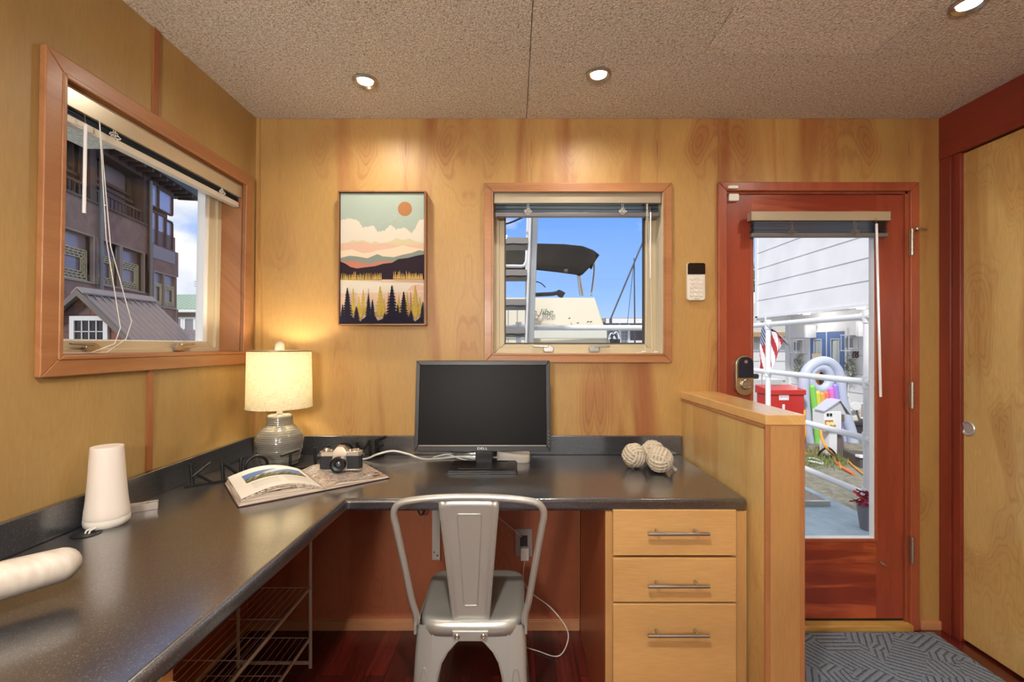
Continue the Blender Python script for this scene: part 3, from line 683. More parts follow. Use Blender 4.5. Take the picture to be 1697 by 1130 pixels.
for (fx, fy, nm) in ((-0.42, -1.1, 'added opal globe fill lamp standing behind the viewpoint'), ):  # unseen lamp, added as fill for the ceiling and under the desk
    t = thing('added_fill_lamp', (fx, fy, 0), nm, 'lamp')
    a = MB(); a.lathe([(0.001, 0), (0.15, 0), (0.15, 0.015), (0.02, 0.03), (0.012, 0.05)], (fx, fy, 0), 28); link('lamp_foot', a, M['black_metal'], t)
    a = MB(); a.cyl((fx, fy, 0.03), (fx, fy, 1.36), 0.011, n=12); link('pole', a, M['black_metal'], t)
    a = MB(); a.lathe([(0.02, 1.35), (0.10, 1.38), (0.16, 1.44), (0.19, 1.52), (0.185, 1.53), (0.15, 1.45), (0.09, 1.395), (0.02, 1.37)], (fx, fy, 0), 36, closed=True); link('glass_bowl', a, M['shade_glass'], t)
    l = bpy.data.lights.new('fill_light', 'POINT'); l.energy = FILL_POWER; l.color = (1.0, 0.95, 0.88); l.shadow_soft_size = 0.12
    o = bpy.data.objects.new('fill_light', l); COL.objects.link(o); o.parent = t; o.location = (0, 0, 1.62)
# ================================================================== TABLE LAMP
lx, ly = -0.985, 1.915
tl = thing('table_lamp', (lx, ly, CT), 'ribbed grey ceramic table lamp with cream drum shade in the desk corner', 'lamp')
prof = [(0.001, 0.001), (0.066, 0.001), (0.071, 0.006)]
def body_r(z):
    ks = [(0.0, 0.068), (0.03, 0.079), (0.07, 0.090), (0.105, 0.0945), (0.128, 0.090), (0.148, 0.076), (0.160, 0.062), (0.168, 0.053), (0.185, 0.051), (0.205, 0.050)]
    for (a0, r0), (a1, r1) in zip(ks, ks[1:]):
        if a0 <= z <= a1:
            k = (z-a0)/(a1-a0); k = k*k*(3-2*k) if a0 < 0.09 else k; return r0+(r1-r0)*k
    return 0.05
z = 0.008
while z < 0.204:
    prof.append((body_r(z)+0.0004*math.sin(z/0.0062*2*PI*0.75)*(1 if z < 0.16 else 0.5), z)); z += 0.0012
prof += [(0.049, 0.206), (0.044, 0.212), (0.030, 0.215), (0.001, 0.216)]
mb = MB(); mb.lathe(prof, (lx, ly, CT), 56)
M['ceramic'] = pbr('grey_glaze', rough=0.14, spec=0.7, coat=0.5)
t, b = nodes(M['ceramic']); co = t.coord(); sp = t.new('ShaderNodeSeparateXYZ'); t.put(sp.inputs[0], co)
st = t.math('SINE', t.math('MULTIPLY', sp.outputs[2], 760.0))
t.put(b.inputs['Base Color'], t.mix(t.ramp(st, [(0.2, 0.0), (0.9, 1.0)]), srgb(112, 110, 104), srgb(130, 127, 118)))
link('lamp_base', mb, M['ceramic'], tl, angle=60)
mb = MB(); mb.cyl((lx, ly, CT+0.214), (lx, ly, CT+0.232), 0.012); mb.cyl((lx, ly, CT+0.226), (lx, ly, CT+0.242), 0.007, n=12); mb.lathe([(0.018, 0.0), (0.018, 0.035), (0.010, 0.045)], (lx, ly, CT+0.24), 20)
link('lamp_stem', mb, M['off_white'], tl)
mb = MB(); mb.sphere((lx, ly, CT+0.33), 0.028, 20, 12, sq=(1, 1, 1.2)); link('bulb', mb, pbr('bulb_glow', srgb(255, 230, 190), 0.4, emit=srgb(255, 224, 170), emit_s=3.0), tl)
M['shade'] = bpy.data.materials.new('linen_shade'); M['shade'].use_nodes = True
t = NT(M['shade'].node_tree); M['shade'].node_tree.nodes.remove(M['shade'].node_tree.nodes['Principled BSDF'])
co = t.coord('UV') if False else t.coord()
sp = t.new('ShaderNodeSeparateXYZ'); t.put(sp.inputs[0], co)
ang = t.math('ARCTAN2', sp.outputs[1], sp.outputs[0])
cmb = t.new('ShaderNodeCombineXYZ'); t.put(cmb.inputs[0], t.math('MULTIPLY', ang, 0.127)); t.put(cmb.inputs[2], sp.outputs[2])
wv = t.math('MULTIPLY', t.math('ADD', t.noise(t.mapping(cmb.outputs[0], (1, 1, 0.05)), 700, 2), t.noise(t.mapping(cmb.outputs[0], (0.05, 1, 1)), 700, 2)), 0.5)
colr = t.ramp(wv, [(0.36, srgb(196, 186, 160)), (0.6, srgb(240, 234, 214))])
df = t.new('ShaderNodeBsdfDiffuse'); t.put(df.inputs[0], colr); tr = t.new('ShaderNodeBsdfTranslucent'); t.put(tr.inputs[0], colr)
mx = t.new('ShaderNodeMixShader'); mx.inputs[0].default_value = 0.42; t.l.new(df.outputs[0], mx.inputs[1]); t.l.new(tr.outputs[0], mx.inputs[2])
t.l.new(mx.outputs[0], M['shade'].node_tree.nodes['Material Output'].inputs[0])
zs0, zs1 = 1.046, 1.284
mb = MB(); mb.lathe([(0.1275, zs0), (0.1265, zs0+0.008), (0.1225, zs1-0.008), (0.122, zs1), (0.1205, zs1), (0.126, zs0)], (lx, ly, 0), 72, closed=True); link('lamp_shade', mb, M['shade'], tl)
mb = MB(); mb.lathe([(0.123, zs1-0.004), (0.1236, zs1), (0.1205, zs1+0.001), (0.120, zs1-0.004)], (lx, ly, 0), 60, closed=True)
for k in range(3):
    a = 2*PI*k/3+0.3; mb.cyl((lx, ly, zs1-0.012), (lx+0.122*math.cos(a), ly+0.122*math.sin(a), zs1-0.004), 0.0016, n=6)
mb.cyl((lx, ly, zs1-0.03), (lx, ly, zs1-0.006), 0.009, n=12)
link('shade_ring', mb, M['brass'], tl)
mb = MB(); mb.tube([(lx+0.03*math.cos(a), ly+0.001, CT+0.25+0.11+0.11*math.sin(a)) for a in [PI*k/16-PI/2 for k in range(33)]], 0.0015, 6); link('harp', mb, M['brass'], tl)
mb = MB(); mb.lathe([(0.0195, 0.0), (0.020, 0.012), (0.0195, 0.014), (0.0192, 0.022), (0.017, 0.032), (0.010, 0.040), (0.0001, 0.043)], (lx, ly, zs1-0.004), 28); link('finial', mb, pbr('pearl_finial', srgb(196, 190, 166), 0.12, 0, 0.8, 0.6), tl)
l = bpy.data.lights.new('bulb_light', 'POINT'); l.energy = 2.8; l.color = (1.0, 0.87, 0.66); l.shadow_soft_size = 0.03
o = bpy.data.objects.new('bulb_light', l); COL.objects.link(o); o.parent = tl; o.location = (0.0, 0.0, 0.40)

# ================================================================== MONITOR
mo = thing('computer_monitor', (-0.14, 1.85, CT), 'black widescreen computer monitor standing on the desk with its screen off', 'monitor')
msc = 755/1.86
mz0, mz1 = 0.876, 1.238; mw = 0.277; tilt = math.radians(7)
mcx = (800-CX)/755*1.87
def mm(u, z, d):                      # monitor plane, leaning back
    zz = z*math.cos(tilt); return Vector((mcx+u, 1.852 + z*math.sin(tilt) - d*math.cos(tilt), mz0 + zz - d*math.sin(tilt)*0.5))
mh = 0.368
mb = MB(); ring(mb, mm, -mw+0.017, mw-0.017, 0.024, mh-0.018, (0.017, 0.017, 0.024, 0.018), -0.012, 0.006)
bz_ = link('bezel', mb, M['black_plastic'], mo, bevel=0.002)
mb = MB(); mb.prism([(-mw+0.004, 0.004), (mw-0.004, 0.004), (mw-0.004, mh-0.004), (-mw+0.004, mh-0.004)], mm, -0.022, -0.003)
mb.prism([(-mw+0.06, 0.05), (mw-0.06, 0.05), (mw-0.06, mh-0.05), (-mw+0.06, mh-0.05)], mm, -0.048, -0.022); link('rear_housing', mb, M['black_plastic'], mo, bevel=0.006)
mb = MB(); mb.prism([(-mw+0.017, 0.026), (mw-0.017, 0.026), (mw-0.017, mh-0.018), (-mw+0.017, mh-0.018)], mm, -0.002, 0.001); link('screen', mb, M['screen'], mo)
mb = MB(); mb.prism([(-mw+0.017, 0.022), (mw-0.017, 0.022), (mw-0.017, 0.025), (-mw+0.017, 0.025)], mm, 0.004, 0.0075); link('silver_line', mb, pbr('silver_strip', srgb(150, 140, 130), 0.3, 0.8), bz_)
mb = MB(); mb.text('DELL', lambda x, y, z: mm(x, y+0.0115, 0.006+z), 0.013, 0.0006, sx=1.5); link('logo', mb, pbr('logo_silver', srgb(190, 188, 184), 0.35, 0.5), bz_)
for k in range(5):
    a = MB(); a.lathe([(0.0022, 0), (0.002, 0.001), (0.0001, 0.0012)], (0, 0, 0), 10, axis='Y')
    for i, v in enumerate(a.v): a.v[i] = mm(mw-0.007, 0.022+k*0.0145, 0.006) + v
    link('button', a, pbr('button_grey', srgb(120, 118, 118), 0.4), bz_)
nx = mcx+0.004
mb = MB(); mb.prism([(nx-0.036, 0.812), (nx+0.036, 0.812), (nx+0.036, 1.02), (nx-0.036, 1.02)], lambda u, z, d: (u, 1.895+d, z), 0.0, 0.012)
link('neck', mb, M['black_plastic'], mo, bevel=0.004)
mb = MB(); bx = lambda x, y, z: (x, y, z)
bxc = (799.5-CX)/755*1.765
mb.prism([(bxc-0.136, 1.765), (bxc+0.136, 1.765), (bxc+0.136, 1.935), (bxc-0.136, 1.935)], bx, CT, CT+0.007)
mb.prism([(bxc-0.132, 1.768), (bxc+0.132, 1.768), (bxc+0.130, 1.932), (bxc-0.130, 1.932)], bx, CT+0.007, CT+0.013)
ring(mb, bx, bxc-0.095, bxc+0.095, 1.80, 1.915, 0.003, CT+0.013, CT+0.0155)
link('stand_base', mb, M['black_plastic'], mo, bevel=0.002)

# white box behind the monitor
q = pt(851, 757, 1.985); rt = thing('wireless_router', (q.x, 1.985, CT), 'low white rounded router box behind the monitor stand', 'router')
mb = MB(); n = 28; rings = []
for (zz, k) in ((0.0, 0.97), (0.003, 1.0), (0.03, 1.0), (0.044, 0.98), (0.048, 0.93)):
    r_ = []
    for j in range(n*2):
        a = 2*PI*j/(n*2); ca, sa = math.cos(a), math.sin(a); e = 0.45
        x = 0.072*k*math.copysign(abs(ca)**e, ca); y = 0.048*k*math.copysign(abs(sa)**e, sa)
        dip = 0.0
        if zz > 0.02: dip = -0.014*(0.5+0.5*math.sin(x/0.072*1.6+0.2))*(zz/0.048)
        r_.append((q.x+x, 1.985+y, CT+zz+dip))
    rings.append(r_)
mb.loft(rings); link('housing', mb, M['white_plastic'], rt, angle=50)

# ================================================================== FRAMED PICTURE
PC = lambda x, y: ((x-155)/542.0, (970-y)/827.0)
fc = pt(633, 427.5, 2.06); PW, PH = 0.378, 0.588
pf = thing('framed_picture', (fc.x, D, fc.z-PH/2-0.01), 'framed print of mountains, lake and fir trees under a copper sun', 'picture')
pmx = lambda u, z, d: (fc.x + (u-0.5)*PW, 2.066-d, fc.z + (z-0.5)*PH)
mb = MB(); ring(mb, lambda u, z, d: (u, 2.1-d, z), fc.x-PW/2-0.004, fc.x+PW/2+0.004, fc.z-PH/2-0.004, fc.z+PH/2+0.004, 0.006, 0.0, 0.044)
link('frame', mb, wood('picture_frame_wood', srgb(150, 104, 66), srgb(120, 78, 48), 'Z', .5, 3, .4, .1, 0), pf, bevel=0.001)
mb = MB(); mb.box(fc.x-PW/2-0.004, fc.x+PW/2+0.004, 2.070, 2.098, fc.z-PH/2-0.004, fc.z+PH/2+0.004); link('backing', mb, M['black_plastic'], pf)
cols = [srgb(172, 188, 176), srgb(224, 218, 202), srgb(232, 216, 190), srgb(226, 190, 168), srgb(138, 150, 140), srgb(196, 132, 112), srgb(46, 34, 46), srgb(222, 196, 172), srgb(212, 178, 100), srgb(30, 26, 46), srgb(186, 162, 74), srgb(176, 124, 80), srgb(216, 206, 170)]
pm = [pbr('print_ink_%d' % i, (c[0]*.84, c[1]*.82, c[2]*.82, 1), 0.8, 0, 0.2) for i, c in enumerate(cols)]
art = MB(); lay = [0]
def L(mi, pts, raw=False):
    lay[0] += 1; d = 0.0006 + lay[0]*0.00012
    P = [PC(x, y) for x, y in pts]; art.prism(P, pmx, d-0.0002, d, mi)
def clamp(pts): return pts
art.prism([(0, 0), (1, 0), (1, 1), (0, 1)], pmx, -0.003, 0.0006, 0)
def bumpy(seed, pts, amp, n=7):
    rnd = random.Random(seed); out = []
    for (x0, y0), (x1, y1) in zip(pts, pts[1:]):
        for k in range(n):
            f = k/n; out.append((x0+(x1-x0)*f, y0+(y1-y0)*f - amp*abs(math.sin(f*PI*2)) * rnd.uniform(0.4, 1)))
    out.append(pts[-1]); return out
B_ = 970
L(1, bumpy(1, [(155, 318), (215, 305), (270, 320), (300, 365), (370, 350), (395, 392), (440, 385), (480, 345), (515, 375), (575, 365), (615, 400), (640, 370), (665, 318), (697, 312)], 8) + [(697, 640), (155, 640)])
L(12, [(155, 462), (200, 455), (235, 440), (260, 447), (300, 440), (350, 460), (380, 447), (410, 460), (470, 452), (520, 428), (560, 440), (600, 430), (640, 448), (697, 458), (697, 640), (155, 640)])
L(3, [(155, 470), (300, 452), (360, 468), (480, 462), (540, 480), (620, 470), (697, 470), (697, 640), (155, 640)])
L(2, [(155, 510), (230, 500), (300, 525), (350, 520), (400, 505), (480, 495), (560, 475), (640, 492), (697, 500), (697, 660), (155, 660)])
L(4, [(155, 555), (210, 541), (260, 545), (330, 557), (370, 540), (395, 531), (430, 545), (500, 550), (560, 534), (620, 522), (665, 505), (697, 510), (697, 680), (155, 680)])
L(5, [(155, 575), (250, 573), (300, 585), (340, 592), (400, 578), (470, 574), (500, 580), (520, 600), (520, 680), (155, 680)])
L(6, [(155, 578), (185, 590), (220, 612), (260, 622), (310, 615), (380, 607), (430, 592), (490, 585), (530, 562), (590, 555), (650, 540), (697, 532), (697, 695), (155, 695)])
L(7, [(155, 692), (697, 692), (697, B_), (155, B_)])
L(1, [(155, 697), (420, 703), (420, 712), (697, 716), (697, 740), (560, 765), (155, 772)])
L(3, [(590, 760), (620, 730), (660, 722), (697, 735), (697, 800), (600, 790)])
L(1, [(155, 772), (697, 764), (697, 772), (155, 780)])
def conifer(mi, xc, ybase, ytop, hw, seed, n=9):
    rnd = random.Random(seed); Lf, Rt = [], []
    for k in range(n):
        f = (k+1)/n; y = ytop+(ybase-ytop)*f; w_ = hw*(f**0.8)
        Lf.append((xc-w_*0.38, y-(ybase-ytop)*0.085)); Lf.append((xc-w_*rnd.uniform(.8, 1.15), y))
        Rt.append((xc+w_*0.38, y-(ybase-ytop)*0.085)); Rt.append((xc+w_*rnd.uniform(.8, 1.15), y))
    pts = [(xc, ytop)] + Rt + Lf[::-1]
    L(mi, [(min(697, max(155, x)), min(B_, y)) for x, y in pts])
rnd = random.Random(5)
x = 162
while x < 425: conifer(8 if rnd.random() < .6 else 10, x, 694, 660-rnd.uniform(0, 18)*(1.3 if 215 < x < 260 else 0.8), rnd.uniform(5, 9), int(x), 4); x += rnd.uniform(7, 12)
x = 502
while x < 694: conifer(8, x, 692, 662-rnd.uniform(0, 22)*(1.3 if x < 610 else .7), rnd.uniform(5, 9), int(x), 4); x += rnd.uniform(7, 12)
for (xx, yt, hw_) in ((240, 745, 16), (277, 800, 14), (305, 756, 18), (340, 745, 10), (415, 733, 28), (440, 810, 12), (468, 768, 10), (535, 790, 14), (590, 770, 12), (612, 770, 10), (642, 727, 26), (672, 800, 14), (690, 840, 10)):
    conifer(10 if hw_ > 11 else 11, xx, 915 if hw_ < 20 else 925, yt, hw_*1.35, int(xx*3)); 
L(9, [(155, 930), (200, 915), (240, 935), (290, 960), (300, 945), (345, 920), (385, 930), (400, 955), (440, 940), (470, 905), (530, 900), (560, 915), (600, 930), (640, 960), (655, 950), (697, 920), (697, B_), (155, B_)])
for (xx, yb, yt, hw_) in ((203, 930, 745, 34), (172, 960, 850, 18), (262, 960, 865, 26), (340, 950, 785, 24), (366, 940, 820, 20), (492, 940, 730, 40), (568, 940, 770, 32), (530, 940, 850, 18), (616, 960, 890, 22), (692, 950, 835, 22), (445, 960, 905, 18)):
    conifer(9, xx, yb, yt, hw_*1.25, int(xx*7), 11)
for (xx, yt, hw_) in ((292, 960, 12), (413, 945, 12), (646, 962, 12)): L(10, [(xx-16, 885), (xx+16, 885), (xx, yt)])
lay[0] += 1
sc_ = PC(573, 242); art.prism([(sc_[0]+46/542*math.cos(2*PI*k/32), sc_[1]+46/827*math.sin(2*PI*k/32)) for k in range(32)], pmx, 0.0004, 0.0008, 11)
for (xx, yy) in ((503, 283), (516, 290), (480, 309), (498, 316), (511, 303), (467, 322), (430, 332), (484, 322), (545, 320)): L(1, [(xx-6, yy-2), (xx, yy+1), (xx+7, yy-3), (xx, yy+4)])
link('print', art, pm, pf, smooth=False)

# ================================================================== WORD SIGN  K N O T  H O M E
s0 = Vector((-1.150, 1.603, CT)); s1 = Vector((-0.597, 2.053, CT)); sd = (s1-s0); SL = sd.length; sd.normalize()
sg = thing('word_sign', ((s0+s1)/2), 'black wire letters spelling KNOT HOME on a thin bar along the desk corner', 'sign')
def sp_(s, z): return s0 + sd*(s-0.02) + Vector((0, 0, z))
mb = MB(); mb.obox((s0+s1)/2 + Vector((0, 0, 0.004)), (SL+0.02, 0.012, 0.008), (0, 0, math.atan2(sd.y, sd.x))); link('base_bar', mb, M['black_metal'], sg, bevel=0.001)
r_ = 0.0056
LH = 0.082
def strokes(paths):
    a = MB()
    for p in paths: a.tube([sp_(s, z) for s, z in p], r_, 8)
    link('letter', a, M['black_metal'], sg)
def ell(c, w, h, zc, n=28): return [(c+w*math.cos(2*PI*k/n), zc+h*math.sin(2*PI*k/n)) for k in range(n+1)]
strokes([[(0.036, 0.004), (0.030, LH)], [(0.088, LH-0.004), (0.034, 0.036)], [(0.048, 0.044), (0.092, 0.006)]])
strokes([[(0.128, 0.004), (0.124, 0.074)], [(0.124, 0.074), (0.180, 0.012)], [(0.182, 0.006), (0.184, 0.080)]])
strokes([ell(0.235, 0.037, 0.036, 0.042)])
strokes([[(0.318, 0.066), (0.386, 0.080)], [(0.354, 0.072), (0.354, 0.004)]])
strokes([[(0.450, 0.004), (0.446, 0.080)], [(0.450, 0.034), (0.505, 0.042)], [(0.505, 0.004), (0.500, LH)]])
strokes([ell(0.565, 0.036, 0.036, 0.044)])
strokes([[(0.626, 0.004), (0.620, LH-0.002)], [(0.620, LH-0.002), (0.628, 0.058), (0.640, 0.046), (0.652, 0.046), (0.664, 0.058), (0.676, LH)], [(0.676, LH), (0.682, 0.004)]])
strokes([[(0.712, 0.004), (0.704, 0.076)], [(0.704, 0.076), (0.752, 0.086)], [(0.707, 0.044), (0.742, 0.052)], [(0.712, 0.005), (0.745, 0.006)]])

# ================================================================== OPEN BOOK
bu = math.radians(39.2)
bk = thing('open_book', (-0.651, 1.570, CT), 'large photo book lying open on the desk below the black letters', 'book', rotz=bu)
HGT = 0.300
def lefttop(u):   # u 0 at spine .. 1 at fore edge ; returns (x,z) of top page
    x = -0.250*u; z = 0.006 + 0.046*(math.sin(min(1, u*1.25)*PI*0.5)**0.8) - 0.028*u*u
    return x, z + 0.008*math.sin(u*PI)
def righttop(u):
    x = 0.226*u; z = 0.006 + 0.012*math.sin(min(1, u*2.2)*PI*0.5) + 0.008*math.exp(-((u-0.22)/0.16)**2) - 0.008*u
    return x, z
white_pg = pbr('page_paper', srgb(232, 226, 218), 0.55); 
def m_pages():
    m = pbr('page_edges', rough=0.7); t, b = nodes(m); sp = t.new('ShaderNodeSeparateXYZ'); t.put(sp.inputs[0], t.coord())
    n = t.noise(t.mapping(t.coord(), (0.5, 0.5, 60)), 12, 2)
    t.put(b.inputs['Base Color'], t.ramp(n, [(0.35, srgb(120, 96, 84)), (0.5, srgb(206, 190, 172)), (0.62, srgb(232, 222, 208))])); return m
M['pages'] = m_pages()
cover = pbr('book_cover', srgb(60, 34, 38), 0.5)
mb = MB(); mb.box(-0.262, 0.232, -0.006, HGT+0.006, 0.0, 0.003); link('cover', mb, cover, bk, world=False, bevel=0.001)
def block(fn, name, off):
    a = MB(); n = 24; pts = [(fn(k/n)[0], fn(k/n)[1]-off) for k in range(n+1)]
    end = fn(1)[0]; poly = [(0, 0.003)] + pts + [(end*1.03, 0.003)]
    a.prism(poly, lambda x, z, d: (x, d, z), 0.0, HGT, 0); link(name, a, M['pages'], bk, world=False)
block(lambda u: (lefttop(u)[0]*1.0, 0.0035+(lefttop(u)[1]-0.004)*(0.42+0.3*u)), 'page_block', 0.0); block(righttop, 'page_block', 0.0015)
# loose curved leaves of the left half
for k, (f, ext) in enumerate(((0.55, 0.99), (0.72, 0.985), (0.88, 0.97))):
    a = MB(); a.grid(lambda u, v: (lefttop(u)[0]*ext, v*HGT, 0.0038+(lefttop(u)[1]-0.0038)*f), 24, 2); link('leaf', a, M['pages'], bk, world=False, solid=0.002)
cl = [white_pg, pbr('print_sky', srgb(96, 130, 190), 0.5), pbr('print_cloud', srgb(206, 212, 220), 0.5), pbr('print_trees', srgb(46, 66, 40), 0.5), pbr('print_rock', srgb(150, 134, 110), 0.5), pbr('print_text', srgb(206, 202, 198), 0.55), pbr('print_grass', srgb(110, 130, 60), 0.5)]
def lm(u, v):   # v 0 near edge ; 1 far
    # photo strip across the upper part of the page
    if 0.10 < u < 0.86 and 0.44 < v < 0.80:
        k = (v-0.44)/0.36; h = math.sin(u*23)*0.09+math.sin(u*51)*0.05
        if k < 0.22+h*0.8: return 3 if math.sin(u*90)*math.sin(v*120) > -0.2 else 6
        if k < 0.48+h: return 4 if math.sin(u*70+v*60) > -0.3 else 3
        return 1 if math.sin(u*9+v*14) < 0.75 else 2
    if (0.12 < u < 0.42 or 0.5 < u < 0.82) and 0.16 < v < 0.38: return 5 if int(v*140) % 3 else 0
    return 0
mb = MB(); mb.grid(lambda u, v: (lefttop(u)[0], v*HGT, lefttop(u)[1]), 80, 90, matfn=lambda u, v: lm(u, v)); link('left_page', mb, cl, bk, world=False)
m = pbr('photo_spread', rough=0.4); t, b = nodes(m); co = t.coord()
n1 = t.noise(t.mapping(co, (1, 1.3, 1)), 22, 5, 2.2, 0.6)
t.put(b.inputs['Base Color'], t.ramp(n1, [(0.3, srgb(40, 38, 36)), (0.40, srgb(128, 78, 58)), (0.47, srgb(206, 186, 170)), (0.53, srgb(84, 88, 78)), (0.62, srgb(206, 204, 208))]))
mb = MB(); mb.grid(lambda u, v: (righttop(u)[0], v*HGT, righttop(u)[1]+0.0003), 40, 4); link('right_page', mb, m, bk, world=False)

# ================================================================== FILM CAMERA
cmx, cmy = -0.668, 1.762
fcam = thing('film_camera', (cmx, cmy, CT+0.0205), 'vintage silver and black film camera sitting on the open book', 'camera', rotz=math.radians(4))
leather = pbr('black_leatherette', rough=0.6); t, b = nodes(leather); t.put(b.inputs['Base Color'], t.ramp(t.noise(t.coord(), 900, 2), [(0.3, srgb(14, 16, 20)), (0.7, srgb(44, 48, 54))]))
chrome = pbr('satin_chrome', srgb(206, 200, 190), 0.28, 0.9)
cw = 0.078
mb = MB()
pts = [(-cw, -0.010), (-cw+0.010, -0.018), (cw-0.010, -0.018), (cw, -0.010), (cw, 0.010), (cw-0.010, 0.016), (-cw+0.010, 0.016), (-cw, 0.010)]
mb.prism(pts, bx, 0.006, 0.056); link('camera_body', mb, leather, fcam, world=False, bevel=0.0015)
mb = MB(); mb.prism([(x*1.01, y*1.05) for x, y in pts], bx, 0.0, 0.006); link('bottom_plate', mb, chrome, fcam, world=False, bevel=0.001)
mb = MB(); mb.prism([(x*1.01, y*1.05) for x, y in pts], bx, 0.056, 0.073); link('top_plate', mb, chrome, fcam, world=False, bevel=0.0015)
mb = MB()
mb.loft([[(-0.026, -0.024, 0.058), (0.026, -0.024, 0.058), (0.026, 0.014, 0.058), (-0.026, 0.014, 0.058)], [(-0.026, -0.022, 0.073), (0.026, -0.022, 0.073), (0.024, 0.014, 0.073), (-0.024, 0.014, 0.073)], [(-0.010, -0.018, 0.093), (0.010, -0.018, 0.093), (0.010, 0.012, 0.093), (-0.010, 0.012, 0.093)]])
link('prism_housing', mb, chrome, fcam, world=False, bevel=0.002)
mb = MB(); mb.prism([(-0.024, 0.060), (-0.030, 0.030), (-0.026, 0.006), (-0.014, 0.0), (0.014, 0.0), (0.026, 0.006), (0.030, 0.030), (0.024, 0.060)], lambda x, z, d: (x, -0.018-d, z), 0, 0.010); link('lens_mount', mb, chrome, fcam, world=False, bevel=0.002)
mb = MB(); mb.lathe([(0.028, 0.0), (0.029, 0.004), (0.029, 0.022), (0.027, 0.027), (0.0255, 0.027), (0.024, 0.018), (0.014, 0.015), (0.0135, 0.012), (0.0001, 0.012)], (0, -0.028, 0.030), 40, axis='Y'); ln = link('lens', mb, M['black_plastic'], fcam, world=False)
mb = MB(); mb.lathe([(0.0130, 0.0), (0.008, 0.003), (0.0001, 0.004)], (0, -0.040, 0.030), 24, axis='Y'); link('lens_glass', mb, pbr('lens_glass', srgb(30, 36, 56), 0.05, 0, 1.0, 1.0), ln, world=False)
for (x, r, h) in ((-0.055, 0.011, 0.010), (-0.038, 0.006, 0.006), (0.052, 0.011, 0.006), (0.064, 0.004, 0.008), (0.034, 0.007, 0.005)):
    mb = MB(); mb.lathe([(r, 0.0), (r, h*0.8), (r*0.9, h), (0.0001, h)], (x, 0.0, 0.073), 20); link('dial', mb, chrome, fcam, world=False)
mb = MB(); mb.tube([(-0.084, -0.002, 0.062), (-0.088, -0.002, 0.058), (-0.084, -0.002, 0.054)], 0.001, 6); link('strap_lug', mb, chrome, fcam, world=False)
mb = MB(); mb.tube([(0.084, -0.002, 0.062), (0.088, -0.002, 0.058), (0.084, -0.002, 0.054)], 0.001, 6); link('strap_lug', mb, chrome, fcam, world=False)

# ================================================================== WHITE SPEAKER-LIKE HUB
hx, hy = -1.139, 1.275
hb = thing('wifi_hub', (hx, hy, CT), 'tall tapered white smart hub on the left worktop below the window', 'router')
mb = MB(); k = 0.052
mb.lathe([(0.0001, 0.0), (k*0.86, 0.0), (k*0.97, 0.006), (k*1.0, 0.016), (k*0.985, 0.0235)], (hx, hy, CT), 56); link('hub_base', mb, M['white_plastic'], hb)
mb = MB(); prof = [(k*0.97, 0.024), (k*0.985, 0.026), (k*0.965, 0.035)]
for i in range(12):
    f = i/11; prof.append((k*(0.955-0.245*(f**0.72)), 0.045+f*0.168))
prof += [(k*0.705, 0.217), (k*0.69, 0.219), (0.0001, 0.2165)]
mb.lathe(prof, (hx, hy, CT), 56); link('hub_shell', mb, M['white_matte'], hb)
# small metal clip box behind it
q = pt(226, 845, 1.40); sb = thing('small_adapter', (-1.130, 1.385, CT), 'small grey rectangular adapter lying behind the tapered white hub', 'adapter', rotz=math.radians(35))
mb = MB(); ring(mb, bx, -0.034, 0.034, -0.012, 0.012, 0.004, 0.0, 0.021); mb.box(-0.036, 0.036, -0.014, 0.014, 0.0, 0.003); mb.box(-0.036, 0.010, -0.014, 0.014, 0.010, 0.019); link('shell', mb, pbr('adapter_grey', srgb(176, 166, 158), 0.4, 0.4), sb, world=False, bevel=0.001)
cbx = MB(); cbx.tube([(hx-0.02, hy-0.035, CT+0.006), (gx+0.004, gy+0.032, CT+0.012), (gx-0.006, gy+0.006, CT+0.006), (gx-0.008, gy-0.004, CT-0.02)], 0.0022, 8)
tag(link('power_cable', cbx, M['cord']), 'short white cable running from the tapered hub into the desk hole', 'cable')
cbx = MB(); cbx.tube([(hx-0.012, hy-0.038, CT+0.006), (gx+0.012, gy+0.034, CT+0.014), (gx+0.004, gy+0.006, CT+0.006), (gx+0.003, gy-0.004, CT-0.02)], 0.0022, 8)
tag(link('network_cable', cbx, M['cord']), 'second white cable dropping into the desk hole beside the first', 'cable')

# smooth pale sculpture arm at the near left
sc0 = thing('carved_ornament', (-1.05, 0.80, CT), 'smooth off-white rounded ornament reaching over the near end of the left worktop', 'ornament')
path = [(-0.886, 0.935, CT+0.062), (-0.945, 0.865, CT+0.062), (-1.01, 0.79, CT+0.060), (-1.06, 0.73, CT+0.056), (-1.10, 0.66, CT+0.050)]
mb = MB(); pts = []; rr = []
P0, P1 = Vector(path[0]), Vector(path[1]); dd = (P1-P0).normalized()
R0 = 0.033
for a in (0.02, 0.25, 0.5, 0.8, 1.1, 1.4): pts.append(P0 + dd*(R0*(1-math.cos(a)))); rr.append(R0*math.sin(a))
for i, p in enumerate(path[1:]): pts.append(Vector(p)); rr.append(0.0345+0.002*i)
mb.tube(pts, rr, 28); M['stoneware'] = pbr('bleached_stone', rough=0.5); t, b = nodes(M['stoneware'])
t.put(b.inputs['Base Color'], t.ramp(t.noise(t.mapping(t.coord(), (2, 9, 2)), 8, 4), [(0.3, srgb(178, 168, 156)), (0.7, srgb(204, 196, 186))]))
link('arm', mb, M['stoneware'], sc0, angle=60)
mb = MB(); mb.lathe([(0.045, 0.0), (0.046, 0.006), (0.034, 0.014), (0.026, 0.03)], (-1.10, 0.67, CT), 32); link('foot', mb, M['stoneware'], sc0)

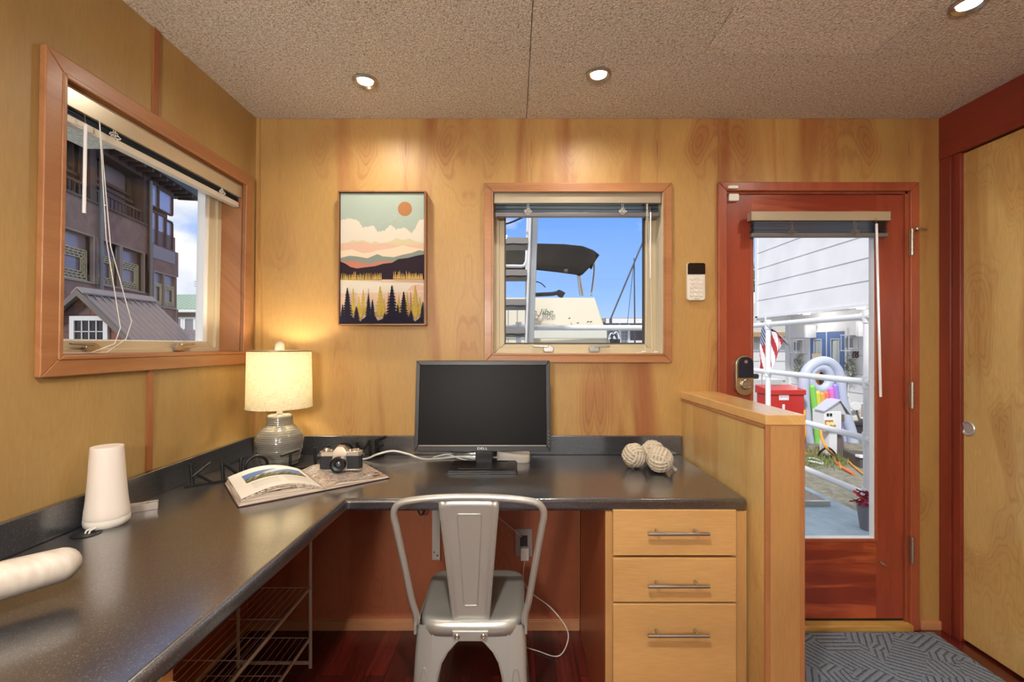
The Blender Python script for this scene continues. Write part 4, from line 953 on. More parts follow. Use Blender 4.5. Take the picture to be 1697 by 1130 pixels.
# white cable along the back
cbx = MB(); P = [(-0.80, 2.03, CT+0.003), (-0.66, 1.99, CT+0.003), (-0.60, 2.0, CT+0.022), (-0.54, 2.02, CT+0.032), (-0.47, 2.015, CT+0.02), (-0.40, 1.99, CT+0.004), (-0.33, 2.0, CT+0.003), (-0.24, 2.02, CT+0.006), (-0.16, 2.0, CT+0.003), (-0.06, 1.99, CT+0.012)]
def smoothp(P, n=6):
    P = [Vector(p) for p in P]; out = []
    for i in range(len(P)-1):
        a, b_, c, d = P[max(i-1, 0)], P[i], P[i+1], P[min(i+2, len(P)-1)]
        for k in range(n):
            t_ = k/n; out.append(0.5*((2*b_)+(c-a)*t_+(2*a-5*b_+4*c-d)*t_*t_+(3*b_-a-3*c+d)*t_**3))
    return out+[P[-1]]
cbx.tube(smoothp(P), 0.0045, 8); tag(link('lamp_cable', cbx, M['cord']), 'thick white cable winding along the back of the desk behind the monitor', 'cable')
cbx = MB(); cbx.tube(smoothp([(-0.36, 2.02, CT+0.003), (-0.30, 2.04, CT+0.012), (-0.24, 2.0, CT+0.004), (-0.2, 1.97, CT+0.003)]), 0.003, 8); tag(link('usb_cable', cbx, M['wand']), 'short shiny clear cable lying left of the monitor stand', 'cable')

# ================================================================== ROPE KNOTS
M['rope'] = pbr('cotton_rope', rough=0.9); t, b = nodes(M['rope'])
t.put(b.inputs['Base Color'], t.ramp(t.noise(t.coord(), 400, 3), [(0.3, srgb(168, 154, 134)), (0.7, srgb(212, 202, 184))]))
def rope_tube(mb, pts, r, n=9, twist=10.0, closed=True):
    k = len(pts); pts = [Vector(p) for p in pts]; vs = []; prev = None
    for i in range(k):
        tg = (pts[(i+1) % k]-pts[i-1]).normalized()
        if prev is None: ref = pts[i]-sum(pts, Vector())/k; nr = (ref-tg*ref.dot(tg)).normalized()
        else: nr = (prev-tg*prev.dot(tg)).normalized()
        prev = nr; bi = tg.cross(nr)
        for j in range(n):
            a = 2*PI*j/n; rr = r*(1+0.14*math.cos(3*(a)+twist*2*PI*i/k))
            vs.append(pts[i]+(nr*math.cos(a)+bi*math.sin(a))*rr)
    fs = [(i*n+j, i*n+(j+1) % n, ((i+1) % k)*n+(j+1) % n, ((i+1) % k)*n+j) for i in range(k) for j in range(n)]
    mb.add(vs, fs)
def knot(c, R, rot, label, tail=None):
    c = Vector(c); RM = Euler(rot).to_matrix(); t = thing('rope_knot', (c.x, c.y, CT), label, 'ornament', group='rope knot balls')
    r = R*0.128; Rb = R-r
    mb = MB(); mb.sphere(c, R*0.80, 20, 12); link('core', mb, M['rope'], t)
    for ax in range(3):
        for s in range(4):
            o_ = (s-1.5)*r*2.08; a = MB(); pts = []; n = 90
            for k in range(n):
                th = 2*PI*k/n; rad = math.sqrt(max(Rb*Rb-o_*o_*0.8, 0.01*Rb*Rb))
                rad *= 0.955+0.05*math.cos(2*th)
                p = [0, 0, 0]; p[ax] = o_; p[(ax+1) % 3] = rad*math.cos(th); p[(ax+2) % 3] = rad*math.sin(th)*0.99
                pts.append(c+RM @ Vector(p))
            rope_tube(a, pts, r*0.98, 12, 18); link('strand', a, M['rope'], t)
    if tail:
        a = MB(); a.tube([c+Vector(p) for p in tail], [r, r, r*1.3], 8); link('tail', a, M['rope'], t)
knot((0.491, 1.865, CT+0.050), 0.050, (0.5, 0.3, 0.4), 'left ball of cream monkey fist rope knots on the desk')
knot((0.573, 1.792, CT+0.052), 0.052, (0.2, -0.5, 0.9), 'front right ball of cream rope, nearest to the desk edge', tail=[(0.045, 0.0, -0.02), (0.056, 0.01, -0.038), (0.066, 0.015, -0.045)])
knot((0.580, 1.905, CT+0.052), 0.052, (1.0, 0.2, 0.1), 'rear ball of cream rope half hidden behind the other two')

# ================================================================== METAL CHAIR
chx, chy = -0.133, 1.40
chair = thing('metal_chair', (chx, 1.52, 0), 'galvanised grey metal cafe chair pushed under the desk', 'chair')
ST = M['steel_grey']
def C(x, y, z): return (chx+x, y, z)
# seat : superellipse rings
def srect(hx, hy, yc, z, e=0.34, n=56, taper=0.0):
    out = []
    for j in range(n):
        a = 2*PI*j/n; ca, sa = math.cos(a), math.sin(a)
        y = hy*math.copysign(abs(sa)**e, sa); x = hx*math.copysign(abs(ca)**e, ca)*(1+taper*(y/hy))
        out.append(C(x, yc+y, z))
    return out
yc = 1.555
mb = MB(); tp = 0.05
rings = [srect(0.164, 0.166, yc, 0.418, taper=tp), srect(0.168, 0.170, yc, 0.440, taper=tp), srect(0.166, 0.168, yc, 0.452, taper=tp), srect(0.158, 0.160, yc, 0.460, taper=tp), srect(0.145, 0.147, yc, 0.4615, taper=tp), srect(0.125, 0.128, yc, 0.457, taper=tp), srect(0.08, 0.085, yc, 0.4545, taper=tp), srect(0.002, 0.002, yc, 0.454)]
mb.loft(rings, cap=False); link('seat', mb, ST, chair, solid=0.0015, angle=60)
# legs
def leg(sx, back):
    sy = -1 if back else 1
    yT = yc+sy*0.155; yB = yc+sy*(0.235 if back else 0.20); prof = []
    for (z, xo, xi_) in ((0.445, 0.166, 0.100), (0.37, 0.170, 0.100), (0.30, 0.172, 0.106), (0.15, 0.182, 0.132), (0.0, 0.194, 0.158)):
        f = 1-z/0.445; yo = yT+(yB-yT)*f; dpt = 0.050-0.018*f
        yi_ = yo-sy*dpt
        w = xo-xi_
        prof.append([C(sx*xi_, yo, z), C(sx*(xo-0.012), yo, z), C(sx*(xo-0.003), yo-sy*0.004, z), C(sx*xo, yo-sy*0.013, z), C(sx*xo, yi_, z), C(sx*(xo-0.003), yi_, z), C(sx*(xo-0.004), yo-sy*0.013, z), C(sx*(xo-0.012), yo-sy*0.004, z), C(sx*xi_, yo-sy*0.003, z)])
    mb = MB(); mb.loft(prof[::-1]); lg = link('leg', mb, ST, chair, angle=50)
    mb = MB(); mb.box(chx+sx*0.176-0.022, chx+sx*0.176+0.022, yB-0.02, yB+0.02, 0.0, 0.012); link('rubber_foot', mb, M['black_plastic'], lg, bevel=0.004)
    if back:
        mb = MB()
        for i in range(2):
            pts = []
            for j in range(21):
                th = PI*j/20; zz = 0.17+0.16*(math.sin(th)); 
            yo = lambda z: yT+(yB-yT)*(1-z/0.445)
        cx_ = sx*0.143
        pts = [(cx_-sx*0.004+0.013*math.cos(th), 0.245+0.085*math.sin(th)) for th in [2*PI*j/28 for j in range(28)]]
        mb.tube([C(x, yo(z)-0.0008, z) for x, z in pts], 0.0022, 8, closed=True); link('pressed_groove', mb, ST, lg)
for sx in (-1, 1):
    leg(sx, True); leg(sx, False)
# aprons with pointed arch
def apron(fn, half):
    arch = [(half*0.63, 0.28), (half*0.60, 0.31), (half*0.54, 0.345), (half*0.43, 0.375), (half*0.28, 0.400), (half*0.12, 0.417), (0.0, 0.416)]
    pts = [(half*0.63, 0.28), (half*0.72, 0.28), (half*0.72, 0.455), (-half*0.72, 0.455), (-half*0.72, 0.28)] + [(-x, z) for x, z in arch[:-1]] + arch[::-1][:-1]
    mb = MB(); mb.prism(pts, fn, 0.0, 0.003); 
    rim = [(-x, z) for x, z in arch] + arch[::-1][1:]
    mb.tube([fn(x, z, 0.003) for x, z in rim], 0.0035, 8)
    link('apron', mb, ST, chair)
sl = 0.080/0.445
apron(lambda u, z, d: C(u, yc-0.155-sl*(0.445-z)-d, z), 0.163)
apron(lambda u, z, d: C(u, yc+0.155+0.1*(0.445-z)+d, z), 0.163)
apron(lambda u, z, d: (chx+0.163+0.03*(0.445-z)+d, yc+u, z), 0.158)
apron(lambda u, z, d: (chx-0.163-0.03*(0.445-z)-d, yc+u, z), 0.158)
# back loop
def by(z): return 1.398 - (z-0.46)*0.165
loop = []
half = [(0.166, 0.455), (0.168, 0.487), (0.178, 0.53), (0.198, 0.66), (0.214, 0.76), (0.2205, 0.80), (0.218, 0.823), (0.204, 0.841), (0.18, 0.8495), (0.12, 0.8575), (0.05, 0.8615), (0.0, 0.862)]
left = [Vector(C(-x, by(z), z)) for x, z in half]; right = [Vector(C(x, by(z), z)) for x, z in half[::-1][1:]]
mb = MB(); mb.tube(smoothp(left+right, 5), 0.0105, 14); bf = link('back_frame', mb, ST, chair, angle=60)
for sx in (-1, 1):
    mb = MB(); mb.obox(C(sx*0.169, 1.402, 0.452), (0.008, 0.03, 0.055)); mb.cyl(C(sx*0.164, 1.402, 0.447), C(sx*0.176, 1.402, 0.447), 0.006, n=12); link('side_bracket', mb, ST, bf, bevel=0.002)
# splat
def spl(u, z, d): 
    yy = by(z)+0.006 - d; return C(u*1.0, yy+0.004*math.cos(u*14), z)
zt, zb_ = 0.853, 0.438
mb = MB(); nu, nv = 12, 14
def sfn(off):
    def f(u, v):
        z = zt+(zb_-zt)*v; hw = 0.088+(0.054-0.088)*min(1, v/0.96); x = (u*2-1)*hw
        return spl(x, z, off+(0.006 if (u == 0 or u == 1) else 0))
    return f
mb.grid(sfn(0.0), nu, nv); link('back_splat', mb, ST, chair, solid=0.002, angle=50)
mb = MB()
for s in (-1, 1): mb.tube([spl(s*(0.088-0.034*min(1, v/0.96)), zt+(zb_-zt)*v, 0.004) for v in [k/10 for k in range(11)]], 0.003, 8)
mb.tube([spl(s_*0.054, zb_+0.0, 0.004) for s_ in (-1, -0.5, 0, 0.5, 1)], 0.003, 8)
link('splat_flange', mb, ST, chair)
rp = [(-0.036, 0.800), (-0.033, 0.806), (0.033, 0.806), (0.036, 0.800), (0.021, 0.512), (0.018, 0.507), (-0.018, 0.507), (-0.021, 0.512)]
mb = MB(); mb.tube([spl(x, z, 0.0015) for x, z in [(rp[i][0]+(rp[(i+1) % 8][0]-rp[i][0])*k/8, rp[i][1]+(rp[(i+1) % 8][1]-rp[i][1])*k/8) for i in range(8) for k in range(8)]], 0.002, 8, closed=True); link('pressed_panel', mb, ST, chair)
mb = MB(); mb.prism([(-0.056, 0.440), (0.056, 0.440), (0.050, 0.408), (-0.050, 0.408)], lambda u, z, d: C(u, 1.383-d, z), -0.008, 0.003); link('fixing_tab', mb, ST, chair, bevel=0.003)
for s in (-1, 1):
    mb = MB(); mb.lathe([(0.0085, 0), (0.0085, 0.002), (0.006, 0.005), (0.0028, 0.0055), (0.0028, 0.003), (0.0001, 0.003)], C(s*0.040, 1.380, 0.424), 20, axis='Y'); link('bolt', mb, M['bolt'], chair)

# ================================================================== UNDER DESK
br_ = thing('wall_bracket', (-0.35, D-0.01, 0.5), 'long pale metal bracket screwed to the wall under the desk', 'bracket')
q0, q1 = pt(716, 838, 2.085), pt(730, 928, 2.085)
mb = MB(); mb.box(q0.x, q1.x, D-0.012, D-0.008, q1.z, 0.762); mb.box(q1.x-0.004, q1.x, D-0.26, D-0.008, 0.735, 0.762); mb.box(q1.x-0.002, q1.x, D-0.03, D-0.008, q1.z, 0.762); link('plate', mb, pbr('bracket_paint', srgb(214, 206, 196), 0.45), br_)
for zz in (q1.z+0.02, q1.z+0.035, 0.71, 0.725):
    mb = MB(); mb.lathe([(0.005, 0), (0.004, 0.002), (0.0001, 0.0025)], (q0.x+0.01+(0.014 if zz in (q1.z+0.02, 0.725) else 0), D-0.012, zz), 12, axis='Y'); link('screw', mb, M['bolt'], br_)
o0, o1 = pt(854, 876, 2.09), pt(882, 922, 2.09)
ol = thing('wall_outlet', ((o0.x+o1.x)/2, D-0.008, o1.z), 'grey wall outlet plate under the desk with chargers plugged in', 'outlet')
mb = MB(); mb.box(o0.x, o1.x, D-0.013, D-0.008, o1.z, o0.z); link('cover_plate', mb, pbr('plate_grey', srgb(172, 162, 158), 0.4), ol, bevel=0.002)
mb = MB(); mb.box((o0.x+o1.x)/2-0.017, (o0.x+o1.x)/2+0.017, D-0.015, D-0.013, o1.z+0.03, o0.z-0.03); link('socket', mb, pbr('socket_dark', srgb(54, 44, 42), 0.4), ol)
ch = thing('usb_charger', ((o0.x+o1.x)/2+0.004, D-0.03, o1.z), 'small white square phone charger plugged into the outlet under the desk', 'charger')
mb = MB(); mb.box((o0.x+o1.x)/2-0.016, (o0.x+o1.x)/2+0.024, D-0.045, D-0.0155, o1.z-0.006, o1.z+0.052); link('body', mb, M['white_plastic'], ch, bevel=0.005)
hx_ = (o0.x+o1.x)/2
cbx = MB(); cbx.tube(smoothp([(hx_+0.004, D-0.035, o1.z-0.006), (hx_-0.002, D-0.04, 0.25), (hx_+0.03, D-0.06, 0.20), (hx_+0.11, D-0.10, 0.16), (hx_+0.175, D-0.14, 0.10), (hx_+0.185, D-0.16, 0.05), (hx_+0.14, D-0.2, 0.01), (hx_+0.05, D-0.16, 0.006), (hx_-0.03, D-0.12, 0.006)], 8), 0.0022, 8)
tag(link('charging_cable', cbx, M['cord']), 'thin white charging cable looping down from the outlet to the floor', 'cable')
cbx = MB(); cbx.tube(smoothp([(hx_-0.01, D-0.02, o0.z-0.035), (hx_-0.03, D-0.03, o0.z-0.01), (hx_-0.07, D-0.05, o0.z+0.03), (hx_-0.12, D-0.06, o0.z+0.075)], 6), 0.0018, 8)
tag(link('plug_cable', cbx, M['cord']), 'thin white cable rising from the outlet behind the chair back', 'cable')
cbx = MB(); q = pt(700, 846, 2.0); cbx.tube(smoothp([(-0.455, 2.0, 0.756), (q.x-0.02, 2.0, q.z+0.004), (q.x+0.01, 2.0, q.z-0.001), (q.x+0.06, 2.01, 0.745), (q.x+0.07, 2.02, 0.760)], 6), 0.004, 8)
tag(link('monitor_cable', cbx, M['black_plastic']), 'black cable hanging just under the worktop left of the chair back', 'cable')
# surface conduit above outlet
mb = MB(); mb.box(hx_-0.002, hx_+0.016, D-0.011, D-0.008, o0.z, 0.762); tag(link('cable_duct', mb, M['maple_low']), 'slim wood-coloured cable cover rising from the outlet under the desk', 'cable cover')

# wire rack under the left worktop
rk = thing('wire_rack', (-0.97, 1.35, 0), 'wire drawer rack standing under the left worktop', 'rack')
RXr, RXl, RY = -0.825, -1.118, 1.845
for x in (RXr, RXl):
    for y in (RY, 0.78):
        mb = MB(); mb.cyl((x, y, 0.0), (x, y, 0.745), 0.0065, n=12); link('upright', mb, M['wire'], rk)
mb = MB()
for y in (RY, 0.78): mb.cyl((RXl, y, 0.02), (RXr, y, 0.02), 0.0065, n=10); mb.cyl((RXl, y, 0.735), (RXr, y, 0.735), 0.0065, n=10)
link('cross_bar', mb, M['wire'], rk)
for zz in (0.325, 0.122):
    mb = MB()
    for x in (RXr, RXl): mb.cyl((x, RY, zz), (x, 0.78, zz), 0.006, n=10)
    n = 11
    for k in range(1, n): x = RXl+(RXr-RXl)*k/n; mb.cyl((x, RY, zz), (x, 0.78, zz), 0.0010, n=6)
    for k in range(6): y = RY-(RY-0.78)*k/5; mb.cyl((RXl, y, zz-0.001), (RXr, y, zz-0.001), 0.0018, n=6)
    link('wire_shelf', mb, M['wire'], rk)
#EXTERIOR_BEGIN
# ================================================================== EXTERIOR
GZ = -0.30
def box_thing(name, mb, mat, label, cat, **kw): return tag(link(name, mb, mat, **kw), label, cat)
def m_noise(name, c0, c1, scale, rough=0.8, detail=4, bump=0.0, mp=(1,1,1)):
    m = pbr(name, rough=rough); t, b = nodes(m); n = t.noise(t.mapping(t.coord(), mp), scale, detail, 0.3, 0.6)
    t.put(b.inputs['Base Color'], t.ramp(n, [(0.3, c0), (0.7, c1)]))
    if bump: t.put(b.inputs['Normal'], t.bump(n, bump, 0.01))
    return m
M['deck'] = m_noise('painted_deck', srgb(150, 172, 184), srgb(176, 196, 206), 9, 0.7)
M['quay'] = m_noise('weathered_quay', srgb(104, 104, 92), srgb(152, 148, 130), 14, 0.9, 6)
mb = MB(); mb.box(-3.2, 2.80, D+0.36, 9.0, -0.12, -0.05); struct('trim_10', mb, M['deck'])
mb = MB(); mb.box(2.80, 30, 1.5, 60, GZ-0.1, GZ); mb.box(-40, 2.80, 9.0, 60, GZ-0.1, GZ); mb.box(-40, -3.2, -20, 9.0, GZ-0.1, GZ)
struct('trim_11', mb, M['quay'])

def pipe_rail(name, label, posts, rails, r=0.026, base=-0.05):
    t = thing(name, (posts[0][0], posts[0][1], base), label, 'railing')
    for (x, y, z) in posts:
        mb = MB(); mb.cyl((x, y, base), (x, y, z), r, n=16); mb.cyl((x, y, base), (x, y, base+0.012), r*2.2, n=16); link('post', mb, M['white_metal'], t)
    for (p0, p1) in rails:
        mb = MB(); mb.cyl(p0, p1, r, n=16); link('rail', mb, M['white_metal'], t)
        mb = MB()
        for (x, y, z) in posts:
            a, b_ = Vector(p0), Vector(p1); f = max(0, min(1, ((Vector((x, y, 0))-Vector((a.x, a.y, 0))).dot(Vector((b_.x-a.x, b_.y-a.y, 0))))/max(1e-6, (Vector((b_.x-a.x, b_.y-a.y, 0))).length_squared)))
            z = a.z+(b_.z-a.z)*f; d = (b_-a).normalized(); q = Vector((x, y, z))
            mb = MB(); mb.cyl(q-d*0.05, q+d*0.05, r*1.25, n=16); mb.cyl(q-Vector((0,0,0.05)), q+Vector((0,0,0.05)), r*1.25, n=16); link('pipe_fitting', mb, M['white_metal'], t)
    return t
PX = 2.743
pipe_rail('dock_railing', 'white pipe railing with four bars along the dock outside the glass door', [(PX, 3.54, 1.545), (PX, 4.92, 1.545), (PX, 6.6, 1.545)],
          [((PX, 3.50, z), (PX, 6.65, z)) for z in (1.530, 1.020, 0.579, 0.143)])
pipe_rail('deck_railing', 'white pipe rail running across behind the ladder outside the desk window', [(0.040, 4.02, 1.41), (1.35, 4.02, 1.50)],
          [((-0.9, 4.02, 1.460), (1.40, 4.02, 1.460)), ((-0.9, 4.02, 0.9), (1.40, 4.02, 0.9))], r=0.024)
# gangway plate
gp = thing('gangway_ramp', (2.2, 4.3, -0.05), 'grey gangway plate with an aluminium edge lying on the dock outside the door', 'ramp')
mb = MB(); mb.box(1.4, 2.66, 3.86, 4.75, -0.05, -0.012); link('plate', mb, m_noise('ramp_grit', srgb(136, 130, 124), srgb(170, 164, 156), 60), gp)
mb = MB(); mb.box(1.4, 2.66, 3.83, 3.86, -0.05, -0.006); link('edge_strip', mb, M['nickel'], gp)
# flower pot
fp = pt(1440, 890, 3.36); pot = thing('flower_pot', (fp.x, 3.36, -0.05), 'grey flower pot with magenta leaves at the foot of the dock railing', 'potted plant')
mb = MB(); mb.lathe([(0.055, 0), (0.075, 0.16), (0.080, 0.17), (0.070, 0.17), (0.066, 0.15), (0.001, 0.15)], (fp.x, 3.36, -0.05), 28); link('pot', mb, pbr('pot_grey', srgb(120, 120, 130), 0.5), pot)
mb = MB(); rnd = random.Random(4)
for k in range(90):
    a = rnd.uniform(0, 2*PI); e = rnd.uniform(0.1, 1.4); r = rnd.uniform(0.04, 0.10)
    c = Vector((fp.x+r*math.cos(a)*math.cos(e)*1.2, 3.36+r*math.sin(a)*math.cos(e), 0.13+r*math.sin(e)*1.1))
    mb.obox(c, (0.038, 0.022, 0.002), (rnd.uniform(-1, 1), rnd.uniform(-1, 1), a), 0 if rnd.random() < .75 else 1)
link('leaves', mb, [pbr('magenta_leaf', srgb(140, 24, 70), 0.5), pbr('red_petal', srgb(214, 40, 50), 0.5)], pot)

# ---------------- white house on the quay
M['siding_white'] = pbr('white_lap_siding', rough=0.6); t, b = nodes(M['siding_white'])
t.put(b.inputs['Base Color'], t.ramp(t.noise(t.coord(), 1.5, 3), [(0.3, srgb(222, 222, 226)), (0.7, srgb(236, 236, 238))]))
hs = thing('white_house', (6.8, 9, GZ), 'white sided quay house with overhanging upper floor and blue double door', 'house')
UX, LX = 6.2, 7.0; HY1 = 11.66
mb = MB(); mb.box(UX, 11, 3.0, HY1, 2.04, 6.2); link('upper_wall', mb, M['siding_white'], hs)
mb = MB()
z = 2.04; k = 0
while z < 6.1:
    mb.prism([(UX-0.02, z), (UX, z), (UX, z+0.40), (UX-0.006, z+0.40)], lambda x, zz, y: (x, y, zz), 3.0, HY1-0.02)
    z += 0.40
link('lap_boards', mb, M['siding_white'], hs)
mb = MB(); mb.box(UX-0.03, UX+0.03, HY1-0.10, HY1+0.02, 2.0, 6.2); mb.box(UX-0.03, UX+0.02, 3.0, HY1, 1.985, 2.04); link('corner_board', mb, M['white_metal'], hs)
mb = MB(); mb.box(LX, 11, 3.0, HY1, GZ, 2.04); link('lower_wall', mb, M['siding_white'], hs)
mb = MB(); z = GZ+0.25
while z < 1.9: mb.box(LX-0.006, LX, 3.0, HY1-0.06, z, z+0.012); z += 0.38
link('panel_joints', mb, pbr('joint_shadow_gap', srgb(176, 176, 182), 0.7), hs)
mb = MB(); mb.box(LX-0.05, LX+0.06, HY1-0.14, HY1+0.02, GZ, 2.04); mb.box(UX, LX, HY1-0.12, HY1, 1.86, 2.04)
mb.prism([(UX+0.05, 1.9), (UX+0.20, 1.9), (LX, 1.25), (LX, 1.40)], lambda x, z, y: (x, y, z), HY1-0.12, HY1-0.03); link('porch_brace', mb, M['white_metal'], hs)
# soffit lamps
for y in (8.6, 10.2):
    mb = MB(); mb.cyl((UX+0.35, y, 2.03), (UX+0.35, y, 1.99), 0.07, n=18); l = bpy.data.lights.new('soffit_light', 'POINT'); l.energy = 5; l.color = (1, 0.95, 0.88); l.shadow_soft_size = 0.15; o = bpy.data.objects.new('soffit_light', l); COL.objects.link(o); o.parent = hs; o.location = Vector((UX+0.30, y, 1.9))-Vector((6.8, 9, GZ)); link('soffit_lamp', mb, pbr('soffit_glow', srgb(255, 236, 200), 0.4, emit=srgb(255, 232, 196), emit_s=1.5), hs)
    mb = MB(); mb.obox((LX-0.14, y+0.35, 1.62), (0.24, 0.10, 0.30)); link('corbel', mb, M['white_metal'], hs, bevel=0.02)
# blue double doors
Yd0, Yd1 = 7.0*755/(1402-CX), 7.0*755/(1345-CX)
lwm = lambda y, z, d: (LX-d, y, z)
ztop = 1.306+22/755*10.2
blue = pbr('blue_door_paint', srgb(84, 118, 176), 0.45); curtain = m_noise('lace_curtain', srgb(170, 182, 182), srgb(214, 220, 218), 7, 0.6, mp=(1, 1, 0.2))
mb = MB(); ring(mb, lwm, Yd0, Yd1, GZ, ztop, (0.06, 0.10, 0.02, 0.07), 0, 0.03); link('door_casing', mb, M['white_metal'], hs)
ym = (Yd0+Yd1)/2
for (a, c) in ((Yd0+0.01, ym-0.02), (ym+0.02, Yd1-0.01)):
    mb = MB(); w_ = (c-a); ring(mb, lwm, a+0.13, c-0.13, GZ+0.35, ztop-0.16, (0.13, 0.13, 0.33, 0.14), 0.004, 0.035); dl = link('door_leaf', mb, blue, hs)
    mb = MB(); mb.prism([(a+0.12, GZ+0.34), (c-0.12, GZ+0.34), (c-0.12, ztop-0.15), (a+0.12, ztop-0.15)], lwm, 0.006, 0.012); link('door_pane', mb, curtain, dl)
    mb = MB(); ring(mb, lwm, a+0.14, c-0.14, GZ+0.36, ztop-0.17, 0.015, 0.03, 0.045); link('pane_bead', mb, M['white_metal'], dl)
mb = MB(); mb.box(LX-0.03, LX, ym-0.02, ym+0.02, GZ, ztop); link('meeting_strip', mb, M['white_metal'], hs)
# wall lanterns, number, wreaths
def wall_y(px): return LX*755/(px-CX)
for (px, nm) in ((1416, 'square white wall lantern right of the blue double door'), (1328, 'square white wall lantern left of the blue double door')):
    y = wall_y(px); zc = CAMZ-(568-572)/755*y if px > 1400 else CAMZ-(574-572)/755*y; t = thing('wall_lantern', (LX, y, zc-0.15), nm, 'wall lamp')
    mb = MB(); mb.box(LX-0.02, LX, y-0.10, y+0.10, zc-0.14, zc+0.14); link('back_plate', mb, M['white_metal'], t)
    mb = MB()
    for sy in (-1, 1):
        for sx in (0, 1): mb.box(LX-0.20+sx*0.17, LX-0.19+sx*0.17, y+sy*0.11-0.005, y+sy*0.11+0.005, zc-0.16, zc+0.16)
    mb.box(LX-0.21, LX, y-0.12, y+0.12, zc+0.15, zc+0.17); mb.box(LX-0.21, LX, y-0.12, y+0.12, zc-0.17, zc-0.15); link('cage', mb, M['white_metal'], t)
    mb = MB(); mb.box(LX-0.15, LX-0.07, y-0.05, y+0.05, zc-0.10, zc+0.10); link('lamp_glass', mb, pbr('lantern_glass', srgb(130, 136, 140), 0.2), t)
for (px, py, nm) in ((1414, 610, 'frosted green wreath hanging under the lantern right of the blue door'), (1327, 606, 'frosted green wreath hanging under the lantern left of the blue door')):
    y = wall_y(px); zc = CAMZ-(py-572)/755*y; rnd = random.Random(px); t = thing('wreath', (LX-0.05, y, zc-0.25), nm, 'wreath')
    mb = MB()
    for k in range(170):
        a = rnd.uniform(0, 2*PI); rr = rnd.gauss(0.10, 0.035); hh = rnd.uniform(-0.10, 0.10) 
        c = Vector((LX-0.03-rnd.uniform(0, 0.09), y+rr*math.cos(a), zc+rr*1.7*math.sin(a)+hh*0.4))
        mb.obox(c, (0.05, 0.018, 0.006), (rnd.uniform(-1.5, 1.5), rnd.uniform(-1.5, 1.5), rnd.uniform(0, 3)), 0 if rnd.random() < .6 else 1)
    link('foliage', mb, [pbr('frosted_leaf', srgb(128, 140, 128), 0.7), pbr('pale_leaf', srgb(196, 196, 188), 0.7)], t)
    mb = MB(); mb.tube([(LX-0.03, y, zc+0.18), (LX-0.03, y, zc+0.26)], 0.008, 6); link('hanger', mb, M['cord'], t)
yn = wall_y(1417.5); zn = CAMZ-(587-572)/755*yn
mb = MB(); mb.text('28', lambda x, y, z: (LX-0.01-z, yn-x, zn+y), 0.24, 0.012, sx=0.9)
tag(link('house_number', mb, pbr('dark_number', srgb(70, 34, 44), 0.5)), 'dark red house number 28 on the white wall beside the blue door', 'house number')

# ---------------- background house, hull left of the white house
nh = thing('garage_house', (9.0, 17, GZ), 'pale cream building with a garage front seen behind the flag', 'house')
mb = MB(); mb.box(6.9, 14, 17, 22, GZ, 1.75); link('front_wall', mb, pbr('cream_wall', srgb(220, 216, 200), 0.7), nh)
mb = MB(); mb.prism([(6.4, 1.75), (14.5, 1.75), (10.4, 3.6)], lambda x, z, y: (x, y, z), 16.6, 22.4); link('roof', mb, pbr('pale_roof', srgb(206, 204, 196), 0.7), nh)
mb = MB(); mb.box(6.6, 14.2, 16.55, 16.62, 1.62, 1.78); link('fascia', mb, pbr('tan_fascia', srgb(176, 150, 112), 0.7), nh)
mb = MB()
for k in range(4): mb.box(8.2, 10.6, 16.95, 17.0, 0.0+k*0.36, 0.33+k*0.36)
link('garage_door', mb, M['white_metal'], nh)
hb2 = thing('moored_boat', (4.7, 9.2, GZ), 'low white boat with a dark cleat moored left of the red box', 'boat')
mb = MB(); mb.loft([[(4.2, 9.0, GZ), (5.0, 9.0, GZ), (5.0, 12, GZ), (4.2, 12, GZ)], [(4.0, 8.8, 0.64), (5.2, 8.8, 0.64), (5.2, 12, 0.64), (4.0, 12, 0.64)]]); link('hull', mb, M['white_metal'], hb2)
mb = MB(); mb.box(4.55, 4.85, 9.0, 9.12, 0.64, 0.74); link('cleat', mb, M['black_plastic'], hb2, bevel=0.03)
# trees sliver
mb = MB(); rnd = random.Random(9)
for k in range(420):
    a, e = rnd.uniform(0, 2*PI), rnd.uniform(-1, 1.4); r = rnd.uniform(1.2, 2.4)
    mb.obox((14.4+r*math.cos(a)*math.cos(e), 28+r*math.sin(a)*math.cos(e), 3.2+r*math.sin(e)*1.3), (0.4, 0.3, 0.03), (rnd.uniform(-2, 2), rnd.uniform(-2, 2), a))
tr_ = thing('leafy_tree', (14.4, 28, GZ), 'green tree glimpsed past the corner of the white house', 'tree')
link('foliage', mb, pbr('tree_leaf', srgb(70, 104, 58), 0.7), tr_); mb = MB(); mb.cyl((14.4, 28, GZ), (14.4, 28, 3.2), 0.2, 0.12, n=12); link('trunk', mb, pbr('bark', srgb(90, 72, 56), 0.8), tr_)

# ---------------- flag
fy = 7.6; fl = thing('american_flag', (pt(1268, 640, fy).x, fy, GZ), 'american flag hanging in folds from a leaning white pole by the dock', 'flag')
A0 = pt(1266, 535, fy); A1 = pt(1300, 565, fy-0.35)
mb = MB(); mb.cyl(pt(1269, 523, fy+0.05), pt(1258, 690, fy+0.25), 0.014, n=10); link('flag_pole', mb, M['white_metal'], fl)
red, wht, blu = pbr('flag_red', srgb(176, 44, 56), 0.8), pbr('flag_white', srgb(232, 226, 228), 0.8), pbr('flag_blue', srgb(52, 62, 120), 0.8)
